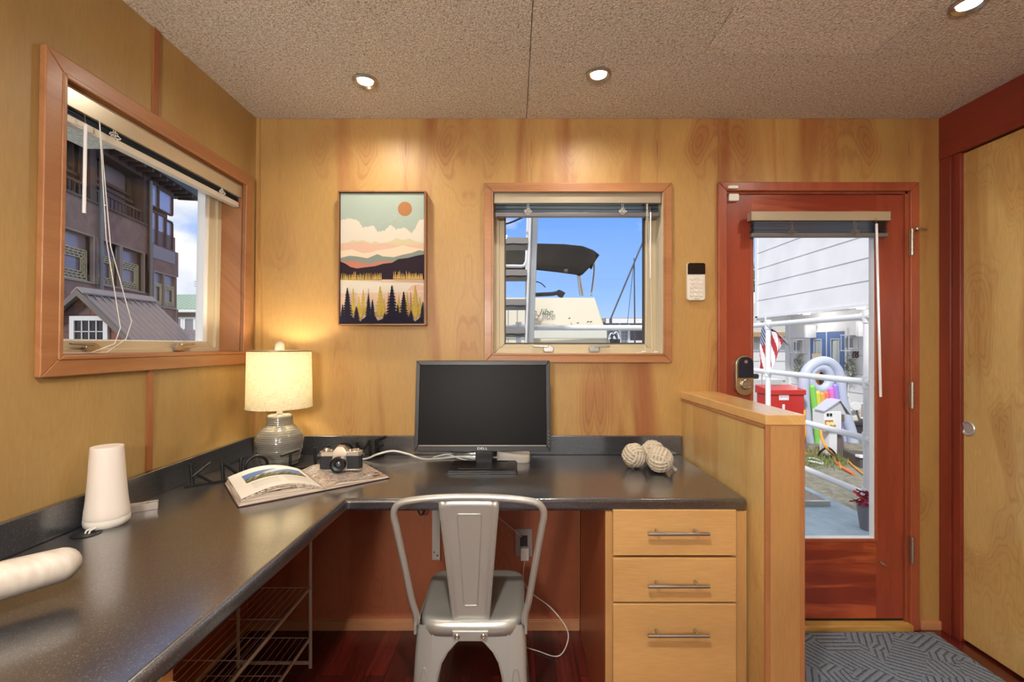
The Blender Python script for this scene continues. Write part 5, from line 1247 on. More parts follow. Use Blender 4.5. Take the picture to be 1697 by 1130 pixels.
# u along the hoist (top->bottom of pole side), v along the fly; flag droops diagonally
TL, TR, BL, BR = pt(1265, 536, fy), pt(1299, 563, fy-0.25), pt(1257, 617, fy), pt(1275, 612, fy-0.2)
def ffn(u, v):    # u across stripes 0 (right edge) ..1 (left), v downward
    top = TR.lerp(TL, u); bot = BR.lerp(BL, u)
    p = top.lerp(bot, v); k = 0.05*math.sin(u*13+v*4)
    sw = math.sin(v*PI)*0.04
    return (p.x+sw*(1-u), p.y+k, p.z)
def fmat(u, v):
    s_ = u*0.9+v*0.0
    c = int((u*0.62+v*0.5)*11.5)
    if u > 0.52 and v < 0.42: return 2 if (int(u*60)+int(v*60)) % 4 else 1
    return 0 if c % 2 == 0 else 1
mb = MB(); mb.grid(ffn, 60, 60, matfn=fmat); link('cloth', mb, [red, wht, blu], fl, solid=0.004)

# ---------------- red dock box
y = 7.3; a, c = pt(1276, 645, y), pt(1333, 700, y)
rb = thing('dock_box', ((a.x+c.x)/2, y+0.2, GZ), 'red metal dock box with a white label standing behind the half wall', 'box')
zt_ = CAMZ-(644-572)/755*y
mb = MB(); mb.box(a.x, c.x, y, y+0.40, GZ, zt_-0.10); link('box_body', mb, pbr('red_enamel', srgb(190, 44, 40), 0.35), rb, bevel=0.01)
mb = MB(); mb.prism([(y-0.02, zt_-0.10), (y+0.42, zt_-0.10), (y+0.42, zt_+0.03), (y-0.02, zt_-0.02)], lambda yy, z, x: (x, yy, z), a.x-0.02, c.x+0.02); link('lid', mb, pbr('red_enamel', None), rb, bevel=0.008)
l0, l1 = pt(1291, 652, y-0.001), pt(1307, 663, y-0.001)
mb = MB(); mb.box(l0.x, l1.x, y-0.006, y, l1.z, l0.z); lb = link('label', mb, M['white_metal'], rb)
mb = MB(); mb.text('FIRE HOSE', lambda x, yy, z: ((l0.x+l1.x)/2+x, y-0.006-z, (l0.z+l1.z)/2+yy), 0.030, 0.001, sx=0.95); link('lettering', mb, red, lb)
mb = MB(); h = pt(1298, 674, y); mb.box(h.x-0.02, h.x+0.02, y-0.02, y, h.z-0.05, h.z+0.04); link('hasp', mb, M['white_metal'], rb, bevel=0.008)

# ---------------- inflatable rainbow float
y = 7.55; F = lambda px, py, yy=0: pt(px, py, y+yy)
iff = thing('pool_float', F(1368, 752), 'pale blue inflatable pool lounger with rainbow ribs leaning behind the power post', 'pool float')
fblue = pbr('pale_blue_vinyl', srgb(186, 196, 220), 0.4, 0, 0.4)
mb = MB()
outer = [(1343, 752), (1336, 720), (1332, 680), (1330, 645), (1333, 620), (1343, 606), (1358, 599), (1372, 601), (1384, 612), (1390, 630), (1393, 660), (1400, 690), (1408, 715), (1412, 735), (1408, 746), (1390, 750), (1366, 754)]
mb.tube(smoothp([F(px+2, py) for px, py in outer]+[F(1345, 752)], 4), 0.085, 14)
link('outer_tube', mb, fblue, iff)
mb = MB(); mb.loft([[F(px, py, 0.03) for px, py in [(1345, 748), (1336, 700), (1334, 640), (1340, 618), (1352, 640), (1362, 652), (1376, 645), (1384, 620), (1390, 650), (1404, 735), (1395, 748)]], [F(px, py, 0.10) for px, py in [(1345, 748), (1336, 700), (1334, 640), (1340, 618), (1352, 640), (1362, 652), (1376, 645), (1384, 620), (1390, 650), (1404, 735), (1395, 748)]]]); link('inner_panel', mb, fblue, iff)
mb = MB(); n = 24; cc = F(1359, 627, 0.0)
mb.tube([cc+Vector((0.165*math.cos(2*PI*k/n), 0, 0.185*math.sin(2*PI*k/n))) for k in range(n)], 0.075, 12, closed=True); link('headrest_ring', mb, fblue, iff)
for (cname, c_, p0, p1) in (('green_rib', srgb(132, 206, 96), (1346, 642), (1356, 735)), ('yellow_rib', srgb(214, 206, 84), (1355, 652), (1362, 735)), ('orange_rib', srgb(236, 168, 84), (1362, 654), (1370, 735)), ('red_rib', srgb(238, 120, 110), (1369, 652), (1378, 735)), ('pink_rib', srgb(226, 120, 214), (1377, 645), (1386, 735)), ('violet_rib', srgb(160, 140, 226), (1384, 640), (1394, 735))):
    mb = MB(); mb.cyl(F(*p0, -0.06), F(*p1, -0.06), 0.046, n=12); mb.sphere(F(*p0, -0.06), 0.046, 12, 8); link('rib', mb, pbr(cname, c_, 0.25), iff)
# hose coil seen in the ring
hc = thing('garden_hose', F(1361, 627, 0.25), 'coiled orange and yellow garden hose hanging behind the float ring', 'hose')
mb = MB()
for k in range(4):
    c0 = F(1362+k*0.8, 628, 0.385-0.03*k); rr = 0.22-0.015*k
    mb.tube([c0+Vector((rr*0.55*math.cos(2*PI*j/28), 0, rr*math.sin(2*PI*j/28))) for j in range(28)], 0.016, 8, closed=True)
link('coil', mb, pbr('hose_orange', srgb(226, 160, 70), 0.5), hc)
hs2 = thing('hose_stand', F(1360, 660, 0.45), 'dark wooden post carrying the coiled hose behind the float', 'post'); mb = MB(); p = F(1361, 627, 0.45)
mb.box(p.x-0.10, p.x+0.14, y+0.40, y+0.48, GZ, p.z+0.27); link('post_board', mb, pbr('dark_brown_board', srgb(110, 76, 56), 0.7), hs2)

# ---------------- power pedestal
y = 6.6; P_ = lambda px, py, yy=0: pt(px, py, y+yy)
pp = thing('power_pedestal', (P_(1378, 760).x, y, GZ), 'white dock power pedestal with a little gabled metal roof', 'power pedestal')
a, c = P_(1356, 682), P_(1384, 712)
mb = MB(); mb.box(a.x, c.x, y-0.13, y+0.13, c.z, a.z+0.02); hd = link('head_box', mb, M['white_metal'], pp, bevel=0.006)
a2, c2 = P_(1366, 712), P_(1379, 752)
mb = MB(); mb.box(a2.x, c2.x, y-0.10, y+0.10, GZ, c.z); link('column', mb, M['white_metal'], pp)
e0, e1, ap_ = P_(1354, 680), P_(1393, 684), P_(1374, 664)
mb = MB()
mb.prism([(e0.x, e0.z), (ap_.x+0.06, ap_.z+0.02), (ap_.x+0.06, ap_.z+0.035), (e0.x, e0.z+0.015)], lambda x, z, yy: (x, yy, z), y-0.15, y+0.06)
mb.prism([(e1.x+0.04, e1.z-0.01), (ap_.x+0.06, ap_.z+0.02), (ap_.x+0.06, ap_.z+0.035), (e1.x+0.04, e1.z+0.005)], lambda x, z, yy: (x, yy, z), y-0.15, y+0.06)
mb.prism([(e0.x+0.02, e0.z-0.01), (e1.x, e1.z-0.01), (ap_.x+0.06, ap_.z+0.02)], lambda x, z, yy: (x, yy, z), y-0.12, y+0.14)
link('gable_roof', mb, pbr('pedestal_roof', srgb(206, 206, 216), 0.4, 0.3), pp)
for px in (1361.5, 1366.5):
    q = P_(px, 685); mb = MB(); mb.box(q.x-0.015, q.x+0.015, y-0.137, y-0.13, q.z-0.02, q.z+0.02); link('breaker_window', mb, M['black_plastic'], hd)
mb = MB(); q = P_(1363, 700); mb.box(q.x-0.055, q.x+0.06, y-0.136, y-0.13, q.z-0.055, q.z+0.055); link('socket_panel', mb, pbr('socket_brown', srgb(168, 120, 90), 0.6), hd)
for px in (1361, 1367):
    mb = MB(); q = P_(px, 699); mb.cyl((q.x, y-0.13, q.z), (q.x, y-0.19, q.z-0.03), 0.028, n=14); link('shore_plug', mb, pbr('plug_yellow', srgb(236, 190, 120), 0.5), hd)
mb = MB(); q = P_(1394, 692); mb.box(q.x-0.04, q.x+0.04, y-0.02, y+0.08, q.z-0.06, q.z+0.06); link('junction_box', mb, pbr('khaki_box', srgb(160, 156, 128), 0.5), pp, bevel=0.01)
mb = MB(); p0 = P_(1388, 680); 
for k in range(4): mb.tube(smoothp([(c.x+0.03+k*0.02, y+0.02, a.z-0.02), (c.x+0.04+k*0.015, y+0.0, c.z), (c2.x+0.05+k*0.02, y-0.02, 0.1), (c2.x+0.06+k*0.03, y-0.05, GZ+0.01)], 4), 0.011, 8)
link('conduit_wires', mb, pbr('grey_conduit', srgb(110, 100, 104), 0.6), pp)
def ground_hose(name, pts, r, mat, label, cat='hose'):
    mb = MB(); mb.tube(smoothp(pts, 7), r, 8); return tag(link(name, mb, mat), label, cat)
orange = pbr('orange_hose', srgb(226, 116, 60), 0.45); yellow = pbr('yellow_cord', srgb(216, 156, 66), 0.45)
g0 = lambda px, py, h=0.0: (lambda Y: ((px-CX)/755*Y, Y, GZ+0.02+h))((CAMZ-GZ-0.02-h)*755/(py-CY))
ground_hose('shore_cable', [P_(1360, 705, -0.2), P_(1362, 725, -0.28), P_(1372, 745, -0.35), g0(1385, 757), g0(1394, 775, 0.0)], 0.018, yellow, 'thick yellow power cable drooping from the pedestal to the quay', 'cable')
ground_hose('extension_hose', [g0(1330, 750), g0(1345, 753), g0(1360, 750), g0(1376, 752), g0(1390, 770), g0(1414, 785)], 0.018, orange, 'orange hose snaking over the quay past the pedestal foot')
ground_hose('side_hose', [g0(1398, 755), g0(1410, 768), g0(1424, 780), g0(1440, 792)], 0.012, yellow, 'thin ochre cord curving to the right of the dark planter', 'cord')
ground_hose('post_hose', [pt(1334, 680, 7.1), pt(1333, 700, 7.0), pt(1334, 722, 6.9), g0(1330, 742), g0(1328, 752)], 0.018, yellow, 'yellow hose hanging down beside the red dock box')
ground_hose('black_hose', [g0(1356, 756), g0(1360, 748, 0.1), P_(1372, 742, -0.25), g0(1384, 752, 0.05), g0(1388, 768)], 0.014, M['black_plastic'], 'black hose looped at the foot of the white pedestal')
mb = MB(); q = Vector(g0(1349, 764)); mb.tube([q+Vector((0.085*math.cos(2*PI*k/24), 0.14*math.sin(2*PI*k/24), 0.012*math.sin(4*PI*k/24))) for k in range(24)], 0.013, 8, closed=True)
tag(link('white_hose_coil', mb, M['white_metal']), 'small white hose ring lying on the quay by the grass', 'hose')
# dark planter bins, watering can, dish, grill
pb = pt(1425, 700, 7.75); t = thing('planter_box', (pb.x, 8.0, GZ), 'dark charcoal planter box to the right of the pool float', 'planter')
mb = MB(); mb.box(pt(1411, 700, 7.75).x, pb.x+0.9, 7.75, 8.3, GZ, pt(1411, 704, 7.75).z); link('bin', mb, pbr('charcoal_plastic', srgb(56, 52, 58), 0.6), t, bevel=0.015)
mb = MB(); mb.box(pt(1411, 700, 7.75).x-0.03, pb.x+0.93, 7.72, 8.33, pt(1411, 704, 7.75).z, pt(1411, 699, 7.75).z); link('rim', mb, pbr('charcoal_plastic', None), t)
t = thing('low_planter', (4.9, 6.0, GZ), 'low dark timber kerb box beneath the planter beside the pedestal', 'planter')
mb = MB(); mb.prism([(4.52, 5.95), (5.2, 5.65), (5.3, 6.1), (4.62, 6.40)], bx, GZ, pt(1410, 748, 6.2).z-0.02); link('box', mb, pbr('dark_timber', srgb(84, 78, 76), 0.8), t)
mb = MB(); mb.prism([(4.50, 5.93), (5.2, 5.62), (5.2, 5.70), (4.50, 6.01)], bx, pt(1410, 748, 6.2).z-0.02, pt(1410, 748, 6.2).z+0.01); link('pale_edge', mb, M['white_metal'], t)
ztp = pt(1411, 699, 7.75).z
t = thing('watering_can', (pt(1415, 690, 7.95).x, 7.95, ztp), 'white watering can standing on the planter box', 'watering can')
q = Vector((pt(1415, 690, 7.95).x, 7.95, ztp)); mb = MB(); mb.lathe([(0.0001, 0), (0.09, 0.0), (0.10, 0.05), (0.09, 0.14), (0.05, 0.19), (0.0001, 0.19)], q, 24); link('can_body', mb, M['off_white'], t)
mb = MB(); mb.cyl(q+Vector((0.08, -0.02, 0.04)), q+Vector((0.22, -0.05, 0.02)), 0.02, n=10); link('spout', mb, M['off_white'], t)
t = thing('garden_lamp', (pt(1424, 700, 7.85).x, 7.85, ztp), 'round white disc on a leaning dark stem above the planter', 'garden ornament')
mb = MB(); d0 = pt(1418, 673, 7.8); mb.lathe([(0.0001, -0.01), (0.09, -0.01), (0.095, 0), (0.09, 0.01), (0.0001, 0.01)], (0, 0, 0), 24, axis='Y')
for i, v in enumerate(mb.v): mb.v[i] = Vector((v.x, v.y, v.z*0.75)) + d0
link('disc', mb, M['white_metal'], t); mb = MB(); mb.cyl(d0+Vector((0.02, 0.02, -0.04)), (pt(1425, 696, 7.85).x, 7.85, ztp), 0.014, n=8); link('stem', mb, pbr('stem_grey', srgb(110, 104, 104), 0.6), t)
t = thing('wooden_crate', (pt(1428, 690, 8.2).x, 8.2, ztp), 'white framed crate standing on the planter against the house', 'crate')
a, c = pt(1424, 668, 8.2), pt(1440, 697, 8.2); mb = MB(); mb.box(a.x, c.x+0.05, 8.15, 8.25, ztp, a.z); link('panel', mb, M['white_metal'], t); mb = MB(); ring(mb, lambda u, z, d: (u, 8.15-d, z), a.x+0.02, c.x+0.03, ztp+0.03, a.z-0.03, 0.02, 0, 0.02); link('border', mb, pbr('warm_grey_board', srgb(176, 160, 156), 0.7), t)
# dark chair/grill beside door and cardboard
t = thing('patio_grill', (pt(1394, 660, 8.6).x, 8.6, GZ), 'dark covered grill in front of the right blue door leaf', 'grill')
a, c = pt(1386, 620, 8.6), pt(1399, 700, 8.6); mb = MB(); mb.box(a.x, c.x, 8.5, 9.0, GZ, a.z-0.05); link('cabinet', mb, pbr('grill_dark', srgb(52, 48, 50), 0.5), t, bevel=0.02)
mb = MB(); mb.loft([[(a.x, 8.5, a.z-0.05), (c.x, 8.5, a.z-0.05), (c.x, 9.0, a.z-0.05), (a.x, 9.0, a.z-0.05)], [(a.x+0.03, 8.6, a.z+0.03), (c.x-0.03, 8.6, a.z+0.03), (c.x-0.03, 8.95, a.z+0.03), (a.x+0.03, 8.95, a.z+0.03)]]); link('hood', mb, pbr('grill_hood', srgb(170, 176, 176), 0.4), t, bevel=0.02)
mb = MB(); mb.cyl((a.x+0.03, 8.46, a.z-0.42), (c.x-0.03, 8.46, a.z-0.42), 0.014, n=8); link('handle', mb, M['nickel'], t)
t = thing('cardboard_sheet', (pt(1352, 595, 8.8).x, 8.8, GZ), 'upright tan cardboard piece by the left blue door leaf', 'cardboard')
a, c = pt(1346, 586, 8.8), pt(1360, 602, 8.8); mb = MB(); mb.obox(((a.x+c.x)/2, 8.8, (GZ+a.z)/2), (c.x-a.x, 0.03, a.z-GZ), (0, 0, 0.1)); link('sheet', mb, pbr('cardboard', srgb(184, 160, 134), 0.8), t)
t = thing('lawn_chair', (pt(1298, 650, 9.2).x, 9.2, GZ), 'small mauve folding seat standing behind the red box', 'chair')
a, c = pt(1278, 633, 9.2), pt(1291, 645, 9.2); mb = MB(); mb.box(a.x, c.x, 9.1, 9.5, a.z-0.10, a.z); link('seat', mb, pbr('mauve_fabric', srgb(150, 110, 130), 0.7), t, bevel=0.01)
for sx in (0, 1):
    for sy in (9.12, 9.46): mb = MB(); X_ = a.x+0.02 if sx == 0 else c.x-0.02; mb.cyl((X_, sy, GZ), (X_, sy, a.z-0.09), 0.012, n=8); link('leg', mb, M['white_metal'], t)
# grass and litter on the quay edge
mb = MB(); rnd = random.Random(12)
for k in range(2600):
    px, py = rnd.uniform(1325, 1405), rnd.gauss(757, 7)
    if py < 744 or py > 778: continue
    q = Vector(g0(px, py)); q.z = GZ; h = rnd.uniform(0.03, 0.09); a = rnd.uniform(0, PI); w_ = Vector((math.cos(a), math.sin(a), 0))*0.006
    tip = q+Vector((rnd.uniform(-.03, .03), rnd.uniform(-.03, .03), h)); mb.add([q-w_, q+w_, tip], [(0, 1, 2)], 0 if rnd.random() < .7 else 1)
tag(link('grass_tufts', mb, [pbr('grass_green', srgb(104, 124, 72), 0.8), pbr('grass_dry', srgb(160, 150, 108), 0.8)]), 'scruffy green grass and dead leaves along the quay edge', 'grass', kind='stuff')

# ================================================================== OUTSIDE THE DESK WINDOW
# step ladder
lad = thing('step_ladder', (-0.1, 3.6, -0.05), 'grey aluminium ladder with broad treads standing outside the desk window', 'ladder')
al = pbr('brushed_aluminium_grey', srgb(160, 166, 172), 0.45, 0.4)
q0, q1 = pt(885, 355, 3.6), pt(878, 572, 3.6)
def lxr(z): f = (z-q1.z)/(q0.z-q1.z); return q1.x+(q0.x-q1.x)*f, 3.6+0.05*(1-f)
for side in (0, 1):
    mb = MB(); z0_, z1_ = -0.05, 2.75; xa, ya = lxr(z0_); xb, yb_ = lxr(z1_)
    if side: xa -= 0.56; xb -= 0.50
    mb.loft([[(xa-0.034, ya-0.012, z0_), (xa+0.034, ya-0.012, z0_), (xa+0.034, ya+0.07, z0_), (xa-0.034, ya+0.07, z0_)], [(xb-0.032, yb_-0.012, z1_), (xb+0.032, yb_-0.012, z1_), (xb+0.032, yb_+0.07, z1_), (xb-0.032, yb_+0.07, z1_)]]); link('side_rail', mb, al, lad, bevel=0.004)
    mb = MB(); ln_ = [(xa+0.028*(-1 if not side else 1), ya-0.02, z0_), (xb+0.028*(-1 if not side else 1), yb_-0.02, z1_)]
    mb.tube(ln_, 0.010, 8); link('rail_flange', mb, M['white_metal'], lad)
tread = pbr('dark_tread', srgb(120, 116, 114), 0.5, 0.3)
for zc in (2.115, 1.865, 1.632, 1.405, 1.17, 0.94, 0.70, 0.46, 0.22):
    x_, y_ = lxr(zc); mb = MB(); mb.obox((x_-0.29, y_+0.03, zc), (0.50, 0.12, 0.055 if zc > 1.5 else 0.045), (-0.25, 0, 0)); tr2 = link('tread', mb, tread, lad, bevel=0.004)
    mb = MB(); mb.tube([(x_-0.53+0.048*k*0.5, y_-0.035, zc-0.016+0.003*math.sin(k*1.3)) for k in range(21)], 0.006, 6); link('grip_strip', mb, M['black_plastic'], tr2)
# white tube handle beside ladder
mb = MB(); mb.tube(smoothp([pt(800, 441, 3.89), pt(850, 441, 3.89), pt(866, 441, 3.89), pt(871, 436, 3.89), pt(873, 425, 3.89), pt(876, 345, 3.89)], 5), 0.014, 10)
mb.cyl(pt(873, 430, 3.89), (pt(869, 572, 3.89).x, 3.89, -0.05), 0.012, n=10); mb.cyl((pt(800, 441, 3.89).x, 3.89, pt(800, 441, 3.89).z), (pt(800, 441, 3.89).x, 3.89, -0.05), 0.012, n=10)
tag(link('grab_rail', mb, M['white_metal']), 'bent white tubular grab rail behind the ladder treads', 'handrail')

# boat with the name on its stern
bt2 = thing('cabin_cruiser', (0.3, 8.5, GZ-0.1), 'cream cabin cruiser with its stern and green name lettering facing the desk window', 'boat')
M['gelcoat'] = pbr('cream_gelcoat', srgb(222, 212, 190), 0.4)
y = 6.2; S = lambda px, py, yy=0: pt(px, py, y+yy)
tr_r, br_r = S(989, 491), S(1012, 572)
L0 = -2.4
def ringb(yy, k, zt2):
    return [(L0+0.3, yy, GZ-0.1), (br_r.x*k+0.25, yy, GZ-0.1), (br_r.x*k+0.10, yy, 0.9), (br_r.x*k, yy, 1.3), (tr_r.x*k, yy+0.18 if yy < 7 else yy, zt2), (L0-0.0, yy+0.18 if yy < 7 else yy, zt2), (L0-0.1, yy, 1.3)]
mb = MB(); mb.loft([ringb(y, 1.0, tr_r.z), ringb(y+3.2, 1.0, tr_r.z+0.05), ringb(y+6, 0.45, tr_r.z+0.3)]); hull = link('hull', mb, M['gelcoat'], bt2, angle=40)
mb = MB(); z2 = S(900, 560).z; mb.box(L0, 1.26, y-0.03, y+0.02, S(900, 561).z, S(900, 547).z); link('rub_rail', mb, pbr('pale_grey_band', srgb(206, 204, 192), 0.4), bt2, bevel=0.01)
c0 = S(917, 516)
def stern(x, yv, z): zz = c0.z+yv; f = (zz-1.3)/(tr_r.z-1.3); return (c0.x+x, y-0.004-z+0.18*max(0, f), zz)
mb = MB(); mb.text('No Jibe', stern, 0.125, 0.006, shear=0.35, align='RIGHT', sx=1.05); link('name_lettering', mb, pbr('dark_green_paint', srgb(52, 84, 66), 0.5), hull)
def stern2(x, yv, z): p = stern(x, yv-0.105, z); return p
mb = MB(); mb.text('SEATTLE, WA', stern2, 0.042, 0.004, align='RIGHT'); link('port_lettering', mb, pbr('grey_paint', srgb(140, 140, 136), 0.5), hull)
for (px, py) in ((944, 527), (975, 533), (973, 549), (974, 555), (980, 533), (958, 535)):
    mb = MB(); q = S(px, py); mb.cyl((q.x, y+0.10 if py < 560 and q.z > 1.45 else y+0.02, q.z), (q.x, y-0.02+0.0, q.z), 0.008, n=8); link('fitting', mb, M['black_plastic'], hull)
# cabin grid left, seen between treads
mb = MB(); 
mb.box(L0, S(886, 500).x-0.02, y-0.01, y, S(850, 503).z-0.9, S(850, 503).z-0.005); link('door_panel', mb, M['gelcoat'], bt2)
for px in (842, 857): mb = MB(); mb.box(S(px, 520).x-0.004, S(px, 520).x+0.004, y-0.016, y-0.009, 1.32, S(px, 506).z); link('panel_line', mb, pbr('panel_seam', srgb(150, 150, 146), 0.6), bt2)
# canvas bundle on deck
mb = MB(); mb.loft([[S(886, 492, .5), S(985, 492, .5), S(985, 492, 1.2), S(886, 492, 1.2)], [S(884, 489, .5), S(934, 489, .5), S(934, 489, 1.2), S(884, 489, 1.2)], [S(888, 486, .6), S(918, 485, .6), S(918, 485, 1.1), S(888, 486, 1.1)]]) if False else mb.tube(smoothp([S(870, 489, .5), S(895, 488, .5), S(915, 487, .5), S(925, 485.5, .5), S(934, 490, .5)], 4), [0.03]*12+[0.05]*5, 10)
link('folded_canvas', mb, M['black_metal'], bt2)
# bimini canopy
bi = thing('bimini_top', (0.3, 7.6, 1.95), 'black canvas bimini top on thin steel hoops above the boat', 'canopy')
canvas = pbr('black_canvas', srgb(20, 19, 19), 0.8, 0, 0.1)
yN, yF = 6.9, 8.2
def top_z(px): 
    tb = [(780, 440), (836, 420), (860, 415), (885, 413), (930, 414), (960, 417), (978, 424), (986, 431)]
    for (a, za), (b_, zb2) in zip(tb, tb[1:]):
        if a <= px <= b_: return za+(zb2-za)*(px-a)/(b_-a)
    return 431
def bot_z(px):
    tb = [(780, 446), (836, 446), (890, 447), (925, 451), (955, 455), (962, 458), (986, 433)]
    for (a, za), (b_, zb2) in zip(tb, tb[1:]):
        if a <= px <= b_: return za+(zb2-za)*(px-a)/(b_-a)
    return 433
def bim(u, v):
    px = 780+206*u; top = pt(px, top_z(px), yF-0.35); bot = pt(px, bot_z(px), yN)
    # v 0 near lower lip, 0.35 shoulder, 1 far edge
    if v < 0.4: f = v/0.4; z = bot.z+(top.z-bot.z)*math.sin(f*PI/2); y_ = yN+(0.55)*f
    else: f = (v-0.4)/0.6; z = top.z-0.10*f*f; y_ = yN+0.55+f*(yF-yN-0.55)
    X_ = bot.x+(top.x-bot.x)*min(1, v/0.4)
    return (X_, y_, z)
mb = MB(); mb.grid(bim, 40, 16); link('canvas', mb, canvas, bi, solid=0.012, angle=60)
for pts in ([pt(984, 432, 7.3), pt(985, 450, 7.3), pt(980, 489, 7.1)], [pt(940, 450, 7.0), pt(957, 450, 7.0), pt(962, 468, 7.0), pt(966, 490, 7.0)], [pt(958, 456, 6.95), pt(962, 490, 6.95)]):
    mb = MB(); mb.tube(smoothp(pts, 5), 0.016, 8); link('hoop', mb, M['nickel'], bi)
# antenna
mb = MB(); mb.tube(smoothp([pt(886, 466, 7.4), pt(896, 469, 7.4), pt(904, 476, 7.4)], 5), 0.008, 6); mb.tube([pt(886, 466, 7.4), pt(884, 489, 7.0)], 0.008, 6); tag(link('boat_antenna', mb, M['black_metal']), 'thin curved black whip antenna just right of the ladder rail', 'antenna')
# cable in the sky top left
mb = MB(); mb.tube(smoothp([(-1.6, 4.6, 2.42), pt(800, 376, 4.2), pt(838, 371, 3.95), pt(862, 362, 3.8), pt(880, 352, 3.68)], 5), 0.008, 8); mb.cyl((-1.6, 4.6, -0.05), (-1.6, 4.6, 2.5), 0.03, n=10); tag(link('overhead_cable', mb, M['black_metal']), 'dark cable sagging from a pole to the ladder outside the desk window', 'cable')
# masts
ms = thing('sailboat_mast', (pt(1052, 570, 12).x, 12, GZ), 'slender dark sailboat mast behind the grey house right of the boat', 'mast')
mb = MB(); mb.cyl((pt(1053, 570, 12).x, 12, GZ), pt(1051, 428, 12), 0.025, 0.016, n=10); link('spar', mb, pbr('dark_spar', srgb(70, 72, 80), 0.5), ms)
mb = MB(); mb.tube([pt(1051, 430, 12), pt(1036, 570, 12)], 0.008, 6); link('stay', mb, pbr('dark_spar', None), ms)
mb = MB(); mb.cyl(pt(1012, 528, 11), pt(1072, 385, 11), 0.020, n=10); mb.cyl(pt(1012, 528, 11), (pt(1012, 528, 11).x, 11, GZ), 0.035, n=10); tag(link('leaning_boom', mb, pbr('dark_spar', None)), 'dark boom rising diagonally across the sky right of the boat', 'boom')
# grey house
gh = thing('grey_houseboat', (4.2, 15, GZ), 'low grey sided houseboat with white trimmed window right of the boat', 'house')
y = 14.0; a = pt(1003, 520, y)
M['grey_siding'] = pbr('grey_siding', rough=0.7); t, b = nodes(M['grey_siding']); sp = t.new('ShaderNodeSeparateXYZ'); t.put(sp.inputs[0], t.coord())
t.put(b.inputs['Base Color'], t.ramp(t.math('PINGPONG', t.math('ADD', sp.outputs[2], 10), 0.05), [(0.0, srgb(112, 118, 132)), (0.02, srgb(156, 162, 174))]))
mb = MB(); mb.box(a.x+0.35, 6.0, y+0.3, y+4, GZ, 2.12); link('side_wall', mb, M['grey_siding'], gh)
mb = MB(); mb.prism([(y-0.1, 2.02), (y+2.3, 2.10), (y+4.4, 2.02), (y+4.4, 2.12), (y+2.3, 2.22), (y-0.1, 2.14)], lambda yy, z, x: (x, yy, z), a.x, 6.2); link('roof', mb, pbr('grey_roof', srgb(150, 140, 134), 0.7), gh)
mb = MB(); mb.box(a.x, 6.2, y-0.12, y-0.05, 1.98, 2.12); link('gutter', mb, M['white_metal'], gh)
w0, w1_ = pt(1041, 537, y+0.3), pt(1075, 564, y+0.3)
mb = MB(); ring(mb, lambda u, z, d: (u, y+0.3-d, z), w0.x+0.05, w1_.x, w1_.z, w0.z, 0.07, 0, 0.04); wn = link('window_frame', mb, M['white_metal'], gh)
mb = MB(); mb.box(w0.x+0.05, w1_.x, y+0.27, y+0.3, w1_.z, w0.z); link('pane', mb, M['dark_glass'], wn)
mb = MB(); mb.box(pt(1026, 550, y+0.3).x-0.03, pt(1026, 550, y+0.3).x+0.05, y+0.24, y+0.3, GZ, 2.0); link('corner_board', mb, M['white_metal'], gh)
# clutter: bicycle-like stack in front of the grey house
t = thing('rolled_gear', (pt(1016, 570, 10).x, 10, GZ), 'pile of dark deck gear beside the boat stern', 'gear')
rnd = random.Random(3)
for k in range(7):
    mb = MB(); q = pt(rnd.uniform(1011, 1023), rnd.uniform(546, 575), 10+rnd.uniform(-.2, .2)); mb.tube([q+Vector((0.06*math.cos(2*PI*j/14), 0.02*math.sin(j), 0.13*math.sin(2*PI*j/14))) for j in range(14)], 0.014, 6, closed=True); link('loop', mb, M['black_plastic'] if k % 2 else M['white_metal'], t)
mb = MB(); q = pt(1017, 562, 10); mb.box(q.x-0.10, q.x+0.12, 9.9, 10.1, GZ, q.z); link('stand', mb, M['black_plastic'], t)

# ================================================================== OUTSIDE THE LEFT WINDOW
def FT(px): r = (px-CX)/755; return (-13.4-13.4*r)/(0.98*r+0.197)
def FZ(px, py): return CAMZ-(py-CY)/755*(13.4+0.98*FT(px))
fdir = Vector((-0.197, 0.98, 0)); fn_ = Vector((0.98, 0.197, 0)).normalized()
fb = lambda t_, z, d: tuple(Vector((-13.4, 13.4, 0))+fdir*t_+fn_*d+Vector((0, 0, z)))
ap = thing('brown_building', fb(2.5, GZ, 0), 'tall brown pagoda style building with balcony and lattice windows beyond the corner window', 'building')
M['brown_wall'] = m_noise('brown_stucco', srgb(118, 92, 86), srgb(144, 114, 106), 3, 0.85, 5)
M['brown_dark'] = pbr('dark_brown_timber', srgb(92, 74, 70), 0.8)
M['mauve_glass'] = pbr('mauve_glass', srgb(196, 182, 194), 0.18, 0.55)
M['grey_glass'] = pbr('grey_glass', srgb(150, 136, 142), 0.2, 0.35)
M['gold'] = pbr('gold_lattice', srgb(190, 178, 142), 0.5)
T1 = 6.45; TS = -3.2
def fbx(name, rects, d0, d1, mat, par=ap, **kw):
    mb = MB()
    for (a, c, z0, z1) in rects: mb.prism([(a, z0), (c, z0), (c, z1), (a, z1)], fb, d0, d1)
    return link(name, mb, mat, par, **kw)
fbx('lower_wall', [(TS, T1, GZ, 3.35), (TS, T1, 4.85, 5.95)], -0.3, 0.0, M['brown_wall'])
fbx('rear_wall', [(TS, T1, GZ, 8.2)], -6, -0.75, M['brown_dark'])
fbx('core_wall', [(TS, T1, GZ, 5.0), (4.35, T1, 5.0, 8.2)], -0.75, -0.3, M['brown_dark'])
fbx('bay_wall', [(4.45, T1, GZ, 2.85), (4.45, T1, 4.25, 5.3)], 0.0, 0.12, M['brown_wall'])
